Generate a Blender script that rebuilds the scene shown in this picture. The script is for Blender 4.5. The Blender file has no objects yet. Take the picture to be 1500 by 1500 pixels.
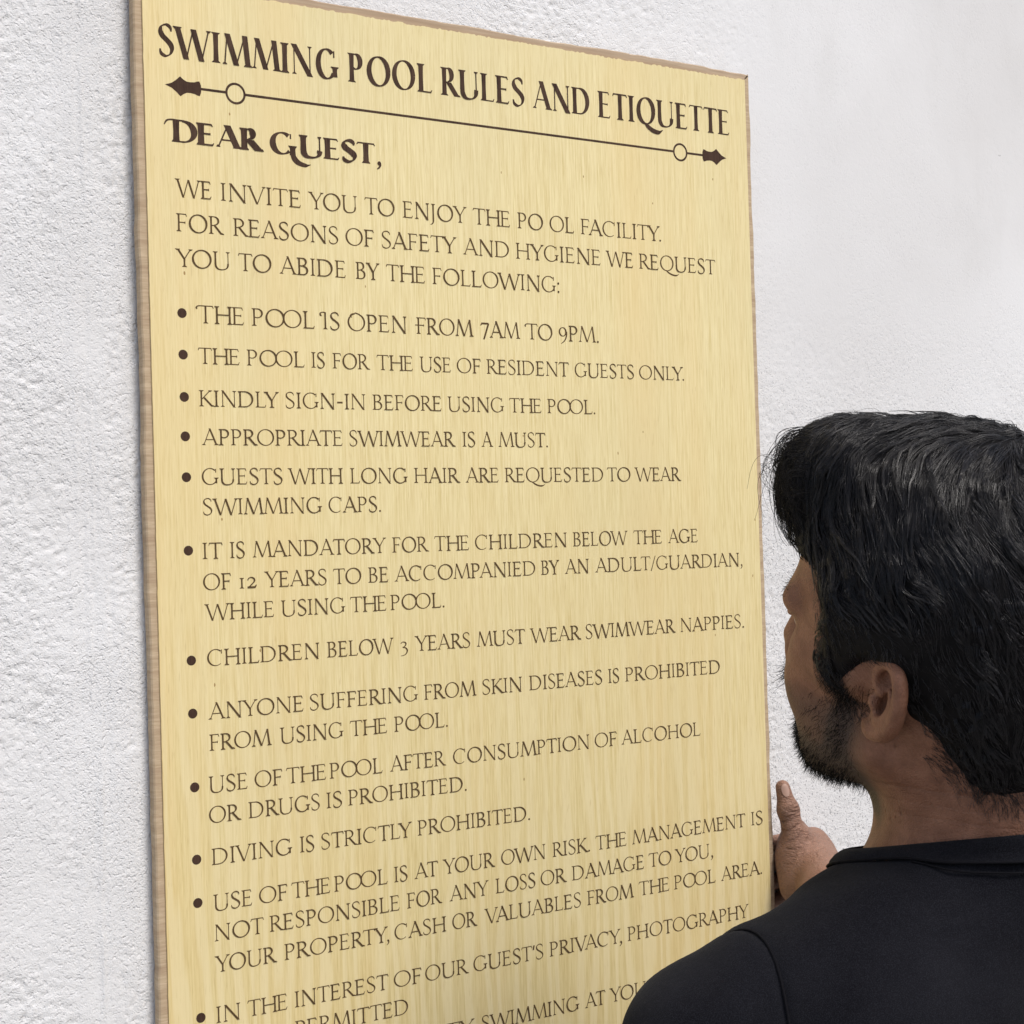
import bpy, bmesh, math, random
import numpy as np
from mathutils import Vector, Matrix

random.seed(4)
RNG = np.random.default_rng(7)
scene = bpy.context.scene
COL = scene.collection

# ------------------------------------------------------------------ camera
YAW, PITCH, ROLL = -0.5769591, 0.0153479, 0.0298446
CAM_Z = 1.68
def cam_rot():
    cy, sy, cp, sp, cr, sr = (math.cos(YAW), math.sin(YAW), math.cos(PITCH), math.sin(PITCH), math.cos(ROLL), math.sin(ROLL))
    r = np.array([[cr, 0, sr], [0, 1, 0], [-sr, 0, cr]])
    p = np.array([[1, 0, 0], [0, cp, -sp], [0, sp, cp]])
    y = np.array([[cy, -sy, 0], [sy, cy, 0], [0, 0, 1]])
    return y @ p @ r
RC = cam_rot()
CAM = np.array([0, 0, CAM_Z])
def c2w(v):
    """point given as right / forward / up of the camera -> world"""
    return RC @ np.asarray(v, float) + CAM
cam_data = bpy.data.cameras.new('camera')
cam_data.lens = 57.6; cam_data.sensor_width = 36; cam_data.sensor_height = 36; cam_data.sensor_fit = 'HORIZONTAL'
cam_data.clip_start = 0.05; cam_data.clip_end = 200
cam = bpy.data.objects.new('camera', cam_data); COL.objects.link(cam)
m = Matrix.Identity(4)
for i in range(3):
    m[i][0] = RC[i, 0]; m[i][1] = RC[i, 2]; m[i][2] = -RC[i, 1]; m[i][3] = CAM[i]
cam.matrix_world = m
scene.camera = cam

# ------------------------------------------------------------------ sky, sun, exposure
SUN = Vector((0.16, -0.62, 0.88)).normalized()          # direction towards the sun
world = bpy.data.worlds.new('World'); scene.world = world; world.use_nodes = True
wn = world.node_tree.nodes; wl = world.node_tree.links
bg = wn.get('Background') or wn.new('ShaderNodeBackground')
sky = wn.new('ShaderNodeTexSky'); sky.sky_type = 'NISHITA'; sky.sun_disc = False
sky.sun_elevation = math.asin(SUN.z); sky.sun_rotation = math.atan2(SUN.x, SUN.y)
sky.air_density = 1.0; sky.dust_density = 3.0; sky.ozone_density = 0.6
wl.new(sky.outputs[0], bg.inputs[0]); bg.inputs[1].default_value = 0.092
sun_d = bpy.data.lights.new('sun', 'SUN'); sun_d.energy = 1.5; sun_d.angle = math.radians(18); sun_d.color = (1, 0.965, 0.92)
sun = bpy.data.objects.new('sun', sun_d); COL.objects.link(sun)
sun.rotation_euler = SUN.to_track_quat('Z', 'Y').to_euler(); sun.location = (1, -3, 5)
scene.view_settings.view_transform = 'Standard'; scene.view_settings.look = 'None'
scene.view_settings.exposure = 0.68; scene.view_settings.gamma = 1.0; scene.view_settings.use_curve_mapping = False

# ------------------------------------------------------------------ helpers
def tag(o, label=None, cat=None, kind=None, group=None):
    for k, v in (('label', label), ('category', cat), ('kind', kind), ('group', group)):
        if v: o[k] = v
    return o
def empty(name, loc):
    o = bpy.data.objects.new(name, None); o.empty_display_size = 0.05
    COL.objects.link(o); o.location = loc
    return o
def mesh_obj(name, verts, faces, mat, parent=None, smooth=False, quads=None):
    me = bpy.data.meshes.new(name)
    if quads is not None:
        verts = np.ascontiguousarray(verts, np.float32); quads = np.ascontiguousarray(quads, np.int32)
        n = quads.shape[1]
        me.vertices.add(len(verts)); me.vertices.foreach_set('co', verts.ravel())
        me.loops.add(quads.size); me.loops.foreach_set('vertex_index', quads.ravel())
        me.polygons.add(len(quads)); me.polygons.foreach_set('loop_start', np.arange(0, quads.size, n, dtype=np.int32))
        me.update(calc_edges=True); me.validate()
    else:
        me.from_pydata([tuple(map(float, v)) for v in verts], [], faces); me.update()
    me.materials.append(mat)
    if smooth: me.polygons.foreach_set('use_smooth', np.ones(len(me.polygons), bool))
    o = bpy.data.objects.new(name, me); COL.objects.link(o)
    if parent: o.parent = parent
    return o

class NT:
    """tiny node-graph writer"""
    def __init__(s, name, rough=0.7, spec=0.3):
        s.m = bpy.data.materials.new(name); s.m.use_nodes = True
        s.t = s.m.node_tree; s.n = s.t.nodes; s.l = s.t.links
        s.b = s.n['Principled BSDF']; s.b.inputs['Roughness'].default_value = rough
        s.b.inputs['Specular IOR Level'].default_value = spec
        s.co = s.n.new('ShaderNodeTexCoord').outputs['Object']
    def put(s, sock, v):
        if hasattr(v, 'is_linked') or hasattr(v, 'links'): s.l.new(v, sock)
        else: sock.default_value = v
    def map(s, scale, loc=(0, 0, 0), rot=(0, 0, 0), src=None):
        n = s.n.new('ShaderNodeMapping'); s.put(n.inputs[0], src or s.co)
        n.inputs['Scale'].default_value = scale; n.inputs['Location'].default_value = loc; n.inputs['Rotation'].default_value = rot
        return n.outputs[0]
    def noise(s, vec, scale=1, detail=2, rough=0.5, dist=0):
        n = s.n.new('ShaderNodeTexNoise'); s.put(n.inputs['Vector'], vec)
        n.inputs['Scale'].default_value = scale; n.inputs['Detail'].default_value = detail
        n.inputs['Roughness'].default_value = rough; n.inputs['Distortion'].default_value = dist
        return n.outputs['Fac']
    def voronoi(s, vec, scale, feature='F1'):
        n = s.n.new('ShaderNodeTexVoronoi'); n.feature = feature; s.put(n.inputs['Vector'], vec); n.inputs['Scale'].default_value = scale
        return n.outputs['Distance']
    def ramp(s, f, stops):
        n = s.n.new('ShaderNodeValToRGB'); s.put(n.inputs[0], f); e = n.color_ramp.elements
        while len(e) < len(stops): e.new(0.5)
        for k, (p, c) in enumerate(stops):
            e[k].position = p; e[k].color = (c, c, c, 1) if isinstance(c, (int, float)) else (*c, 1)
        return n.outputs[0]
    def mix(s, f, a, b, mode='MIX'):
        n = s.n.new('ShaderNodeMix'); n.data_type = 'RGBA'; n.blend_type = mode; n.clamp_factor = True
        s.put(n.inputs[0], f)
        for k, v in ((6, a), (7, b)):
            if isinstance(v, (int, float)): v = (v, v, v)
            if isinstance(v, tuple) and len(v) == 3: v = (*v, 1)
            s.put(n.inputs[k], v)
        return n.outputs[2]
    def math(s, op, a, b=0.0):
        n = s.n.new('ShaderNodeMath'); n.operation = op; s.put(n.inputs[0], a); s.put(n.inputs[1], b)
        return n.outputs[0]
    def attr(s, name):
        n = s.n.new('ShaderNodeAttribute'); n.attribute_name = name
        return n.outputs['Fac']
    def color(s, c): s.put(s.b.inputs['Base Color'], (*c, 1) if isinstance(c, tuple) and len(c) == 3 else c)
    def bump(s, h, strength=0.5, dist=0.001):
        n = s.n.new('ShaderNodeBump'); n.inputs['Strength'].default_value = strength; n.inputs['Distance'].default_value = dist
        s.put(n.inputs['Height'], h); s.l.new(n.outputs[0], s.b.inputs['Normal'])

def hash01(ix, iz, seed):
    h = (ix.astype(np.int64) * 374761393 + iz.astype(np.int64) * 668265263 + seed * 974634533) & 0xffffffff
    h = ((h ^ (h >> 13)) * 1274126177) & 0xffffffff
    h = ((h ^ (h >> 16)) * 2246822519) & 0xffffffff
    return ((h ^ (h >> 15)) & 0xffffff) / 16777216.0
def vnoise(x, z, s, seed):
    x = x / s; z = z / s
    ix = np.floor(x); iz = np.floor(z); fx = x - ix; fz = z - iz
    fx = fx * fx * fx * (fx * (fx * 6 - 15) + 10); fz = fz * fz * fz * (fz * (fz * 6 - 15) + 10)
    a = hash01(ix, iz, seed); b = hash01(ix + 1, iz, seed); c = hash01(ix, iz + 1, seed); d = hash01(ix + 1, iz + 1, seed)
    return (a * (1 - fx) + b * fx) * (1 - fz) + (c * (1 - fx) + d * fx) * fz
def smooth(a, b, x):
    t = np.clip((x - a) / (b - a), 0, 1); return t * t * (3 - 2 * t)

# ------------------------------------------------------------------ the setting: ground and the plastered wall
BOARD_Y = 1.21946          # front face of the sign
X0 = 0.46301               # its left edge
BOARD_W = 0.62
WALL_Y = BOARD_Y + 0.015    # plane of the wall at the sign's left edge; it runs slightly away to the right
WALL_SLOPE = 0.030
def wall_y(x): return WALL_Y + WALL_SLOPE * (x - X0)

g = NT('concrete_ground', 0.9, 0.2)
g.color(g.mix(g.noise(g.co, 3, 6, 0.6), (0.20, 0.19, 0.18), (0.32, 0.31, 0.29)))
gm = mesh_obj('ground', [(-40, -40, 0), (40, -40, 0), (40, wall_y(40) + 0.1, 0), (-40, wall_y(-40) + 0.1, 0)], [(0, 1, 2, 3)], g.m)
tag(gm, kind='structure')

w = NT('white_plaster', 0.85, 0.25)
big = w.noise(w.co, 2.2, 4, 0.55)
base = w.mix(w.ramp(big, [(0.3, 0.0), (0.7, 1.0)]), (0.66, 0.655, 0.65), (0.755, 0.76, 0.765))
stain = w.ramp(w.noise(w.map((5, 5, 2.2)), 1, 5, 0.65), [(0.56, 0.0), (0.76, 1.0)])
base = w.mix(w.math('MULTIPLY', stain, 0.38), base, (0.54, 0.53, 0.515))
sepw = w.n.new('ShaderNodeSeparateXYZ'); w.l.new(w.co, sepw.inputs[0])
# dark specks in the plaster colour, dense low on the right, sparse elsewhere, none on the smooth patch
def rampw(v, a, b): return w.ramp(w.math('MULTIPLY', w.math('ADD', v, -a), 1.0 / (b - a)), [(0.0, 0.0), (1.0, 1.0)])
low = rampw(sepw.outputs[2], 1.92, 1.66)
right = rampw(sepw.outputs[0], 0.95, 1.15)
patch = w.ramp(w.noise(w.co, 9, 3, 0.6), [(0.36, 0.0), (0.62, 1.0)])
dens = w.math('ADD', w.math('MULTIPLY', patch, 0.14), w.math('MULTIPLY', w.math('MULTIPLY', low, right), 0.62))
n1 = w.noise(w.co, 480, 2, 0.65); n2 = w.noise(w.map((1, 1, 1), (3, 7, 2)), 760, 1, 0.5)
dots = w.ramp(w.math('ADD', w.math('MULTIPLY', n1, 0.65), w.math('MULTIPLY', n2, 0.35)), [(0.395, 1.0), (0.425, 0.0)])
base = w.mix(w.math('MULTIPLY', dots, dens), base, (0.14, 0.145, 0.16))
# a few larger chips and a grey weathered patch
chip = w.ramp(w.noise(w.co, 95, 3, 0.7), [(0.235, 1.0), (0.265, 0.0)])
base = w.mix(w.math('MULTIPLY', chip, 0.55), base, (0.33, 0.32, 0.32))
w.color(base)
calm = w.math('SUBTRACT', 1.0, w.math('MULTIPLY', w.math('MULTIPLY', rampw(sepw.outputs[2], 1.70, 1.95), right), 0.82))
fine_ = w.math('ADD', w.math('MULTIPLY', w.noise(w.co, 500, 2, 0.55, 0.5), 1.0), w.math('MULTIPLY', w.noise(w.map((1, 1, 1), (5, 1, 2)), 800, 2, 0.6), 0.6))
pitn = w.ramp(w.noise(w.map((1, 1, 1), (2, 9, 4)), 330, 1, 0.5), [(0.30, 0.0), (0.42, 1.0)])
peel = w.math('ADD', fine_, w.math('MULTIPLY', pitn, 0.55))
peel = w.math('MULTIPLY', w.math('MULTIPLY', peel, calm), w.math('ADD', 0.5, w.math('MULTIPLY', patch, 0.7)))
peel = w.math('MULTIPLY', peel, w.math('SUBTRACT', 1.0, w.math('MULTIPLY', right, 0.35)))
w.bump(peel, 0.75, 0.0012)
def lines(lo, a, b, hi, step, coarse):
    return np.concatenate([np.linspace(lo, a, coarse, endpoint=False), np.arange(a, b, step), np.linspace(b, hi, coarse)])
xs = lines(-4, 0.23, 1.74, 7, 0.0016, 12); zs = lines(0, 1.04, 2.39, 5, 0.0016, 10)
gx, gz = np.meshgrid(xs, zs)
def wall_relief(x, z):
    m1 = 0.15 + 0.5 * vnoise(x, z, 0.11, 1) * 0.6 + vnoise(x, z, 0.045, 2) * 0.4
    calm = smooth(1.68, 1.95, z) * smooth(0.95, 1.20, x)                 # trowelled smooth, upper right
    rough = (0.35 + 0.9 * smooth(0.30, 0.65, m1)) * (1 - 0.9 * calm)
    warp = vnoise(x, z, 0.012, 5) * 0.004
    rough = rough * (1 - 0.35 * smooth(0.9, 1.15, x))
    n1 = vnoise(x + warp, z - warp, 0.0052, 11) - 0.5
    n2 = vnoise(x - warp, z + warp, 0.0030, 12) - 0.5
    n3 = vnoise(x, z * 0.75, 0.011, 13) - 0.5
    h = rough * (0.00045 * n1 + 0.0008 * n2 + 0.0002 * n3)
    pit = smooth(0.66, 0.80, vnoise(x + warp, z + warp, 0.0055, 21) * 0.6 + vnoise(x, z, 0.0027, 22) * 0.4)
    h -= 0.0008 * pit * rough
    h += 0.0030 * (vnoise(x, z, 0.20, 31) - 0.5) + 0.0003 * (vnoise(x, z, 0.05, 32) - 0.5)
    band = smooth(0.392, 0.402, x) * (1 - smooth(0.425, 0.435, x))        # vertical trowel drag beside the sign
    drag = vnoise(x, z * 0.03, 0.0035, 41) - 0.5
    h = h * (1 - 0.55 * band) + band * 0.0013 * drag
    xl = 0.418 + 0.003 * (vnoise(x * 0, z, 0.06, 51) - 0.5)
    h += 0.0011 * np.exp(-((x - xl) / 0.0013) ** 2) * smooth(0.3, 0.6, vnoise(x * 0, z, 0.04, 52))
    return h
fine = (gx > 0.225) & (gx < 1.745) & (gz > 1.035) & (gz < 2.395)
hh = np.where(fine, wall_relief(gx, gz), 0) * smooth(0.235, 0.275, gx) * smooth(1.735, 1.69, gx) * smooth(1.045, 1.085, gz) * smooth(2.385, 2.345, gz)
V = np.stack([gx, wall_y(gx) - hh, gz], -1).reshape(-1, 3)
nx, nz = len(xs), len(zs)
idx = np.arange(nx * nz).reshape(nz, nx)
Q = np.stack([idx[:-1, :-1], idx[:-1, 1:], idx[1:, 1:], idx[1:, :-1]], -1).reshape(-1, 4)
wall = mesh_obj('plaster_wall', V, None, w.m, smooth=True, quads=Q)
tag(wall, 'rough white plastered wall behind the wooden sign', 'wall')

# ------------------------------------------------------------------ lettering: an engraved roman capital face drawn stroke by stroke
class Glyphs:
    def __init__(s, H, T, t, serif, kern=1.0, track=0.035):
        s.H, s.T, s.t, s.sl, s.kern, s.track = H, T, t, serif, kern, track
    # all of these return lists of polygons in metres; X is the horizontal scale
    def run(s, word, xa, xb):
        """polygons of the word fitted between xa and xb"""
        sx = 1.0
        for _ in range(14):
            polys, lo, hi = s.layout(word, sx)
            sx *= max(0.2, 1 + 0.9 * ((xb - xa) / (hi - lo) - 1))
        polys, lo, hi = s.layout(word, sx)
        return [[(x - lo + xa, y) for x, y in p] for p in polys], [k for k in s.layers]
    def layout(s, word, sx):
        x = 0.0; out = []; s.layers = []; prev = ''; gi = 0
        for ch in word:
            s.p = []
            adv = s.draw(ch, sx)
            k = (KERN.get(prev + ch, 0.0) * s.kern + s.track) * sx * s.H
            x += k
            for j, p in enumerate(s.p):
                out.append([(a + x, b) for a, b in p]); s.layers.append(j + 14 * (gi % 2))
            x += adv * sx * s.H
            prev = ch; gi += 1
        xs_ = [a for p in out for a, b in p]
        return out, min(xs_), max(xs_)
    def X(s, x): return x * s.H * s.sx
    def Y(s, y): return y * s.H
    def wd(s, c): return s.T if c == 'T' else s.t if c == 't' else c
    def serif(s, x, y, up, w, kind='b'):
        L = s.sl; h = s.t * 0.75; d = 1 if up else -1
        a = -L - w / 2 if kind in 'bl' else -w / 2; b = L + w / 2 if kind in 'br' else w / 2
        s.p.append([(x + a, y), (x + b, y), (x + b, y + d * h * 0.55), (x + w / 2, y + d * h * 2.0), (x - w / 2, y + d * h * 2.0), (x + a, y + d * h * 0.55)])
    def V(s, x, y0, y1, c='T', bot='b', top='b'):
        w = s.wd(c); X = s.X(x); a, b = s.Y(y0), s.Y(y1); q = w * 0.44
        s.p.append([(X - w / 2, a), (X + w / 2, a), (X + q, (a + b) / 2), (X + w / 2, b), (X - w / 2, b), (X - q, (a + b) / 2)])
        if bot: s.serif(X, a, True, w, bot)
        if top: s.serif(X, b, False, w, top)
    def D(s, x0, y0, x1, y1, c, bot='', top=''):
        if y0 > y1: x0, y0, x1, y1 = x1, y1, x0, y0
        w = s.wd(c); a = (s.X(x0), s.Y(y0)); b = (s.X(x1), s.Y(y1))
        ln = math.hypot(b[0] - a[0], b[1] - a[1]); hw = w / 2 * ln / max(1e-9, b[1] - a[1])
        s.p.append([(a[0] - hw, a[1]), (a[0] + hw, a[1]), (b[0] + hw, b[1]), (b[0] - hw, b[1])])
        if bot: s.serif(a[0], a[1], True, w, bot)
        if top: s.serif(b[0], b[1], False, w, top)
    def bar(s, x0, x1, y, end='', c='t'):
        w = s.wd(c); a, b = s.X(x0), s.X(x1); y = s.Y(y) - (w / 2 if y > 0.9 else -w / 2 if y < 0.1 else 0)
        s.p.append([(a, y - w / 2), (b, y - w / 2), (b, y + w / 2), (a, y + w / 2)])
        L = s.sl
        for e in end:
            X = b if e in 'udm' else a
            q = 1 if e in 'udm' else -1
            if e in 'uU': s.p.append([(X - q * w, y), (X, y - w / 2), (X + q * w * 0.9, y + L * 1.5), (X + q * w * 0.3, y + L * 1.5)])
            if e in 'dD': s.p.append([(X - q * w, y), (X, y + w / 2), (X + q * w * 0.9, y - L * 1.5), (X + q * w * 0.3, y - L * 1.5)])
            if e == 'm': s.p.append([(X - w, y), (X + w * 0.3, y - L * 0.9), (X + w * 0.6, y), (X + w * 0.3, y + L * 0.9)])
    def curve(s, pts, taper0=1.0, taper1=1.0, wmin=None, wmax=None, dense=6, nib=-72):
        """pts in unit coords -> strip whose width follows a broad nib"""
        P = [(s.X(a), s.Y(b)) for a, b in pts]
        Q = []
        n = len(P)
        for i in range(n - 1):
            p0 = P[max(i - 1, 0)]; p1 = P[i]; p2 = P[i + 1]; p3 = P[min(i + 2, n - 1)]
            for k in range(dense):
                u = k / dense
                Q.append(tuple(0.5 * (2 * p1[j] + (p2[j] - p0[j]) * u + (2 * p0[j] - 5 * p1[j] + 4 * p2[j] - p3[j]) * u * u + (3 * p1[j] - p0[j] - 3 * p2[j] + p3[j]) * u ** 3) for j in (0, 1)))
        Q.append(P[-1])
        s.strip(Q, taper0, taper1, s.t if wmin is None else wmin, s.T if wmax is None else wmax, nib)
    def strip(s, Q, taper0, taper1, wmin, wmax, nib):
        A, B = [], []
        n = len(Q)
        for i in range(n):
            a = Q[max(i - 1, 0)]; b = Q[min(i + 1, n - 1)]
            dx, dy = b[0] - a[0], b[1] - a[1]; l = math.hypot(dx, dy) or 1e-9
            c = abs(math.cos(math.atan2(dy, dx) - math.radians(nib)))
            w = wmin + (wmax - wmin) * c ** 1.7
            f = i / (n - 1)
            w *= min(1, taper0 + (1 - taper0) * f * 4) * min(1, taper1 + (1 - taper1) * (1 - f) * 4)
            nx_, ny_ = -dy / l * w / 2, dx / l * w / 2
            A.append((Q[i][0] + nx_, Q[i][1] + ny_)); B.append((Q[i][0] - nx_, Q[i][1] - ny_))
        s.p.append(('strip', A, B))
    def arc(s, cx, cy, rx, ry, a0, a1, t0=1.0, t1=1.0, n=30, nib=-78):
        w2 = s.T / 2
        Q = []
        for k in range(n + 1):
            a = math.radians(a0 + (a1 - a0) * k / n)
            Q.append((s.X(cx) + (s.X(rx) - w2) * math.cos(a), s.Y(cy) + (s.Y(ry) - s.t / 2) * math.sin(a)))
        s.strip(Q, t0, t1, s.t, s.T * 1.04, nib)
    def dot(s, x, y, r):
        s.p.append([(s.X(x) + r * math.cos(k * math.pi / 6), s.Y(y) + r * math.sin(k * math.pi / 6)) for k in range(12)])
    def draw(s, ch, sx):
        s.sx = sx
        f = getattr(s, 'g_' + GN.get(ch, ch))
        adv = f()
        flat = []
        for p in s.p:
            if isinstance(p, tuple):
                _, A, B = p
                flat.append(A + B[::-1])
            else: flat.append(p)
        s.p = flat
        return adv
    def g_A(s):
        s.D(0.05, 0, 0.395, 1.03, 't', 'b'); s.D(0.72, 0, 0.37, 1.03, 'T', 'b'); s.bar(0.17, 0.58, 0.34); return 0.80
    def g_B(s):
        s.V(0.13, 0, 1, 'T', 'l', 'l'); s.bar(0.10, 0.32, 1); s.bar(0.10, 0.34, 0); s.bar(0.13, 0.34, 0.53)
        s.arc(0.30, 0.765, 0.23, 0.235, 92, -92); s.arc(0.32, 0.27, 0.27, 0.27, 92, -92); return 0.66
    def g_C(s):
        s.arc(0.46, 0.5, 0.44, 0.525, 48, 310, 0.9, 0.6); s.D(0.765, 0.72, 0.765, 0.97, 't'); return 0.86
    def g_D(s):
        s.V(0.13, 0, 1, 'T', 'l', 'l'); s.bar(0.10, 0.38, 1); s.bar(0.10, 0.38, 0); s.arc(0.36, 0.5, 0.48, 0.5, 92, -92); return 0.92
    def g_E(s):
        s.V(0.13, 0, 1, 'T', 'l', 'l'); s.bar(0.10, 0.50, 1, 'd'); s.bar(0.12, 0.43, 0.53, 'm'); s.bar(0.10, 0.53, 0, 'u'); return 0.64
    def g_F(s):
        s.V(0.13, 0, 1, 'T', 'b', 'l'); s.bar(0.10, 0.50, 1, 'd'); s.bar(0.12, 0.43, 0.51, 'm'); return 0.57
    def g_G(s):
        s.arc(0.46, 0.5, 0.44, 0.525, 48, 322, 0.9, 1); s.D(0.765, 0.74, 0.765, 0.97, 't'); s.V(0.79, 0.08, 0.43, 'T', '', 'b'); return 0.92
    def g_H(s):
        s.V(0.13, 0, 1); s.V(0.73, 0, 1); s.bar(0.13, 0.73, 0.52); return 0.88
    def g_I(s):
        s.V(0.14, 0, 1); return 0.31
    def g_J(s):
        s.V(0.16, 0.05, 1, 'T', '', 'b'); s.curve([(0.16, 0.08), (0.15, -0.10), (0.08, -0.22), (-0.02, -0.27)], 1, 0.3); return 0.34
    def g_K(s):
        s.V(0.13, 0, 1); s.D(0.15, 0.44, 0.60, 1, 't', '', 'b'); s.D(0.26, 0.56, 0.70, 0, 'T', 'r'); return 0.74
    def g_L(s):
        s.V(0.13, 0, 1, 'T', 'l', 'b'); s.bar(0.10, 0.54, 0, 'u'); return 0.60
    def g_M(s):
        s.D(0.08, 0, 0.19, 1.02, 't', 'b'); s.D(0.52, 0, 0.19, 1.02, 'T'); s.D(0.52, 0, 0.86, 1.02, 't'); s.D(0.97, 0, 0.86, 1.02, 'T', 'b'); return 1.06
    def g_N(s):
        s.V(0.13, 0, 1.0, 't', 'b', ''); s.D(0.76, -0.03, 0.12, 1.02, 'T'); s.V(0.76, 0, 1, 't', '', 'b'); return 0.90
    def g_O(s):
        s.arc(0.49, 0.5, 0.47, 0.525, 0, 360, n=44); return 0.98
    def g_P(s):
        s.V(0.13, 0, 1, 'T', 'b', 'l'); s.bar(0.10, 0.30, 1); s.arc(0.28, 0.72, 0.28, 0.28, 92, -130, 1, 0.6); return 0.62
    def g_Q(s):
        s.arc(0.49, 0.5, 0.47, 0.525, 0, 360, n=44)
        s.curve([(0.45, 0.0), (0.60, -0.12), (0.85, -0.24), (1.12, -0.27), (1.32, -0.16)], 0.6, 0.2, None, s.T * 0.95, nib=-20); return 0.98
    def g_R(s):
        s.V(0.13, 0, 1, 'T', 'b', 'l'); s.bar(0.10, 0.30, 1); s.bar(0.13, 0.32, 0.48); s.arc(0.28, 0.74, 0.27, 0.26, 92, -92); s.D(0.31, 0.48, 0.66, 0, 'T', 'r'); return 0.70
    def g_S(s):
        s.curve([(0.47, 0.80), (0.455, 0.90), (0.39, 0.975), (0.275, 1.005), (0.13, 0.94), (0.085, 0.79), (0.15, 0.64), (0.30, 0.515), (0.44, 0.38), (0.485, 0.23), (0.42, 0.07), (0.27, -0.008), (0.13, 0.03), (0.07, 0.11), (0.055, 0.21)], 0.35, 0.35, nib=-55)
        return 0.57
    def g_T(s):
        s.V(0.34, 0, 1, 'T', 'b', ''); s.bar(0.02, 0.66, 1, 'dD'); return 0.68
    def g_U(s):
        s.V(0.13, 0.30, 1, 'T', '', 'b'); s.V(0.74, 0.30, 1, 't', '', 'b')
        w = s.X
        s.curve([(0.13, 0.34), (0.15, 0.16), (0.26, 0.02), (0.43, -0.012), (0.60, 0.03), (0.71, 0.15), (0.74, 0.34)], 1, 1); return 0.88
    def g_V(s):
        s.D(0.05, 1, 0.40, -0.03, 'T', '', 'b'); s.D(0.40, -0.03, 0.72, 1, 't', '', 'b'); return 0.77
    def g_W(s):
        s.D(0.05, 1, 0.36, -0.03, 'T', '', 'b'); s.D(0.36, -0.03, 0.64, 0.98, 't'); s.D(0.64, 0.98, 0.93, -0.03, 'T'); s.D(0.93, -0.03, 1.21, 1, 't', '', 'b'); return 1.26
    def g_Y(s):
        s.V(0.36, 0, 0.47, 'T', 'b', ''); s.D(0.05, 1, 0.36, 0.44, 'T', '', 'b'); s.D(0.36, 0.44, 0.66, 1, 't', '', 'b'); return 0.71
    def g_one(s):
        s.V(0.14, 0, 0.66); return 0.34
    def g_two(s):
        s.curve([(0.07, 0.50), (0.13, 0.63), (0.27, 0.67), (0.40, 0.58), (0.41, 0.43), (0.30, 0.27), (0.07, 0.02)], 0.7, 1); s.bar(0.05, 0.46, 0, 'u', 'T'); return 0.54
    def g_three(s):
        s.curve([(0.06, 0.55), (0.16, 0.66), (0.30, 0.63), (0.35, 0.52), (0.28, 0.38), (0.16, 0.31)], 0.6, 1)
        s.curve([(0.16, 0.31), (0.32, 0.27), (0.41, 0.13), (0.38, -0.06), (0.25, -0.20), (0.05, -0.24)], 1, 0.5); return 0.48
    def g_seven(s):
        s.bar(0.04, 0.50, 0.84, 'D', 'T'); s.D(0.17, -0.14, 0.49, 0.84, 'T'); return 0.56
    def g_nine(s):
        s.arc(0.28, 0.58, 0.25, 0.30, 0, 360); s.curve([(0.52, 0.60), (0.50, 0.30), (0.38, 0.02), (0.16, -0.18)], 1, 0.5); return 0.60
    def g_dot(s):
        s.dot(0.10, 0.05, s.T * 0.62); return 0.22
    def g_comma(s):
        r = min(s.T * 0.62, 0.10 * s.H); s.dot(0.12, 0.07, r); s.curve([(0.15, 0.09), (0.16, -0.02), (0.12, -0.12), (0.03, -0.22)], 1, 0.3, s.t, max(s.t, r * 1.1)); return 0.24
    def g_colon(s):
        s.dot(0.10, 0.05, s.T * 0.62); s.dot(0.10, 0.58, s.T * 0.62); return 0.22
    def g_dash(s):
        s.bar(0.05, 0.36, 0.42, '', 'T'); return 0.42
    def g_slash(s):
        s.D(0.02, -0.06, 0.34, 1.03, 't'); return 0.36
    def g_quote(s):
        s.D(0.06, 0.70, 0.11, 1.0, 'T'); return 0.16
    # capitals with flourishes
    def g_swashD(s):
        s.V(0.30, 0, 1, 'T', 'l', ''); s.bar(0.27, 0.55, 0); s.arc(0.52, 0.5, 0.50, 0.5, 92, -92)
        s.curve([(0.58, 0.985), (0.36, 0.985), (0.12, 0.99), (-0.02, 0.92), (-0.10, 0.74)], 1, 0.4, s.t, s.t * 1.5); return 0.98
    def g_swashG(s):
        s.arc(0.48, 0.5, 0.46, 0.525, 48, 318, 0.9, 1); s.D(0.79, 0.74, 0.79, 0.97, 't'); s.V(0.86, -0.02, 0.43, 'T', '', 'b')
        s.curve([(0.86, 0.04), (0.92, -0.16), (1.08, -0.34), (1.34, -0.42), (1.52, -0.36)], 1, 0.2, s.t, s.T * 0.9, nib=-50); return 1.10
    def g_swashT(s):
        s.V(0.40, 0, 1, 'T', 'b', ''); s.bar(0.10, 0.74, 1, 'd'); s.curve([(0.12, 0.965), (0.04, 0.95), (-0.02, 0.88), (0.0, 0.78)], 1, 0.5); return 0.76
    def g_swashI(s):
        s.V(0.22, 0, 1, 'T', 'b', ''); s.curve([(0.24, 0.97), (0.08, 0.985), (-0.03, 0.93), (-0.02, 0.80), (0.06, 0.78)], 1, 0.4); return 0.40
    def g_swashO(s):
        s.arc(0.49, 0.5, 0.47, 0.525, 100, 430, 1, 1, n=40)
        s.curve([(0.42, 1.0), (0.26, 0.98), (0.18, 0.86), (0.26, 0.78)], 1, 0.4); s.curve([(0.64, 0.985), (0.52, 1.02), (0.40, 1.06)], 1, 0.4); return 0.98
    def g_swashF(s):
        s.V(0.22, 0, 1, 'T', 'b', 'l'); s.bar(0.18, 0.62, 1, 'd'); s.bar(0.02, 0.52, 0.53, 'm'); return 0.66
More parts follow.
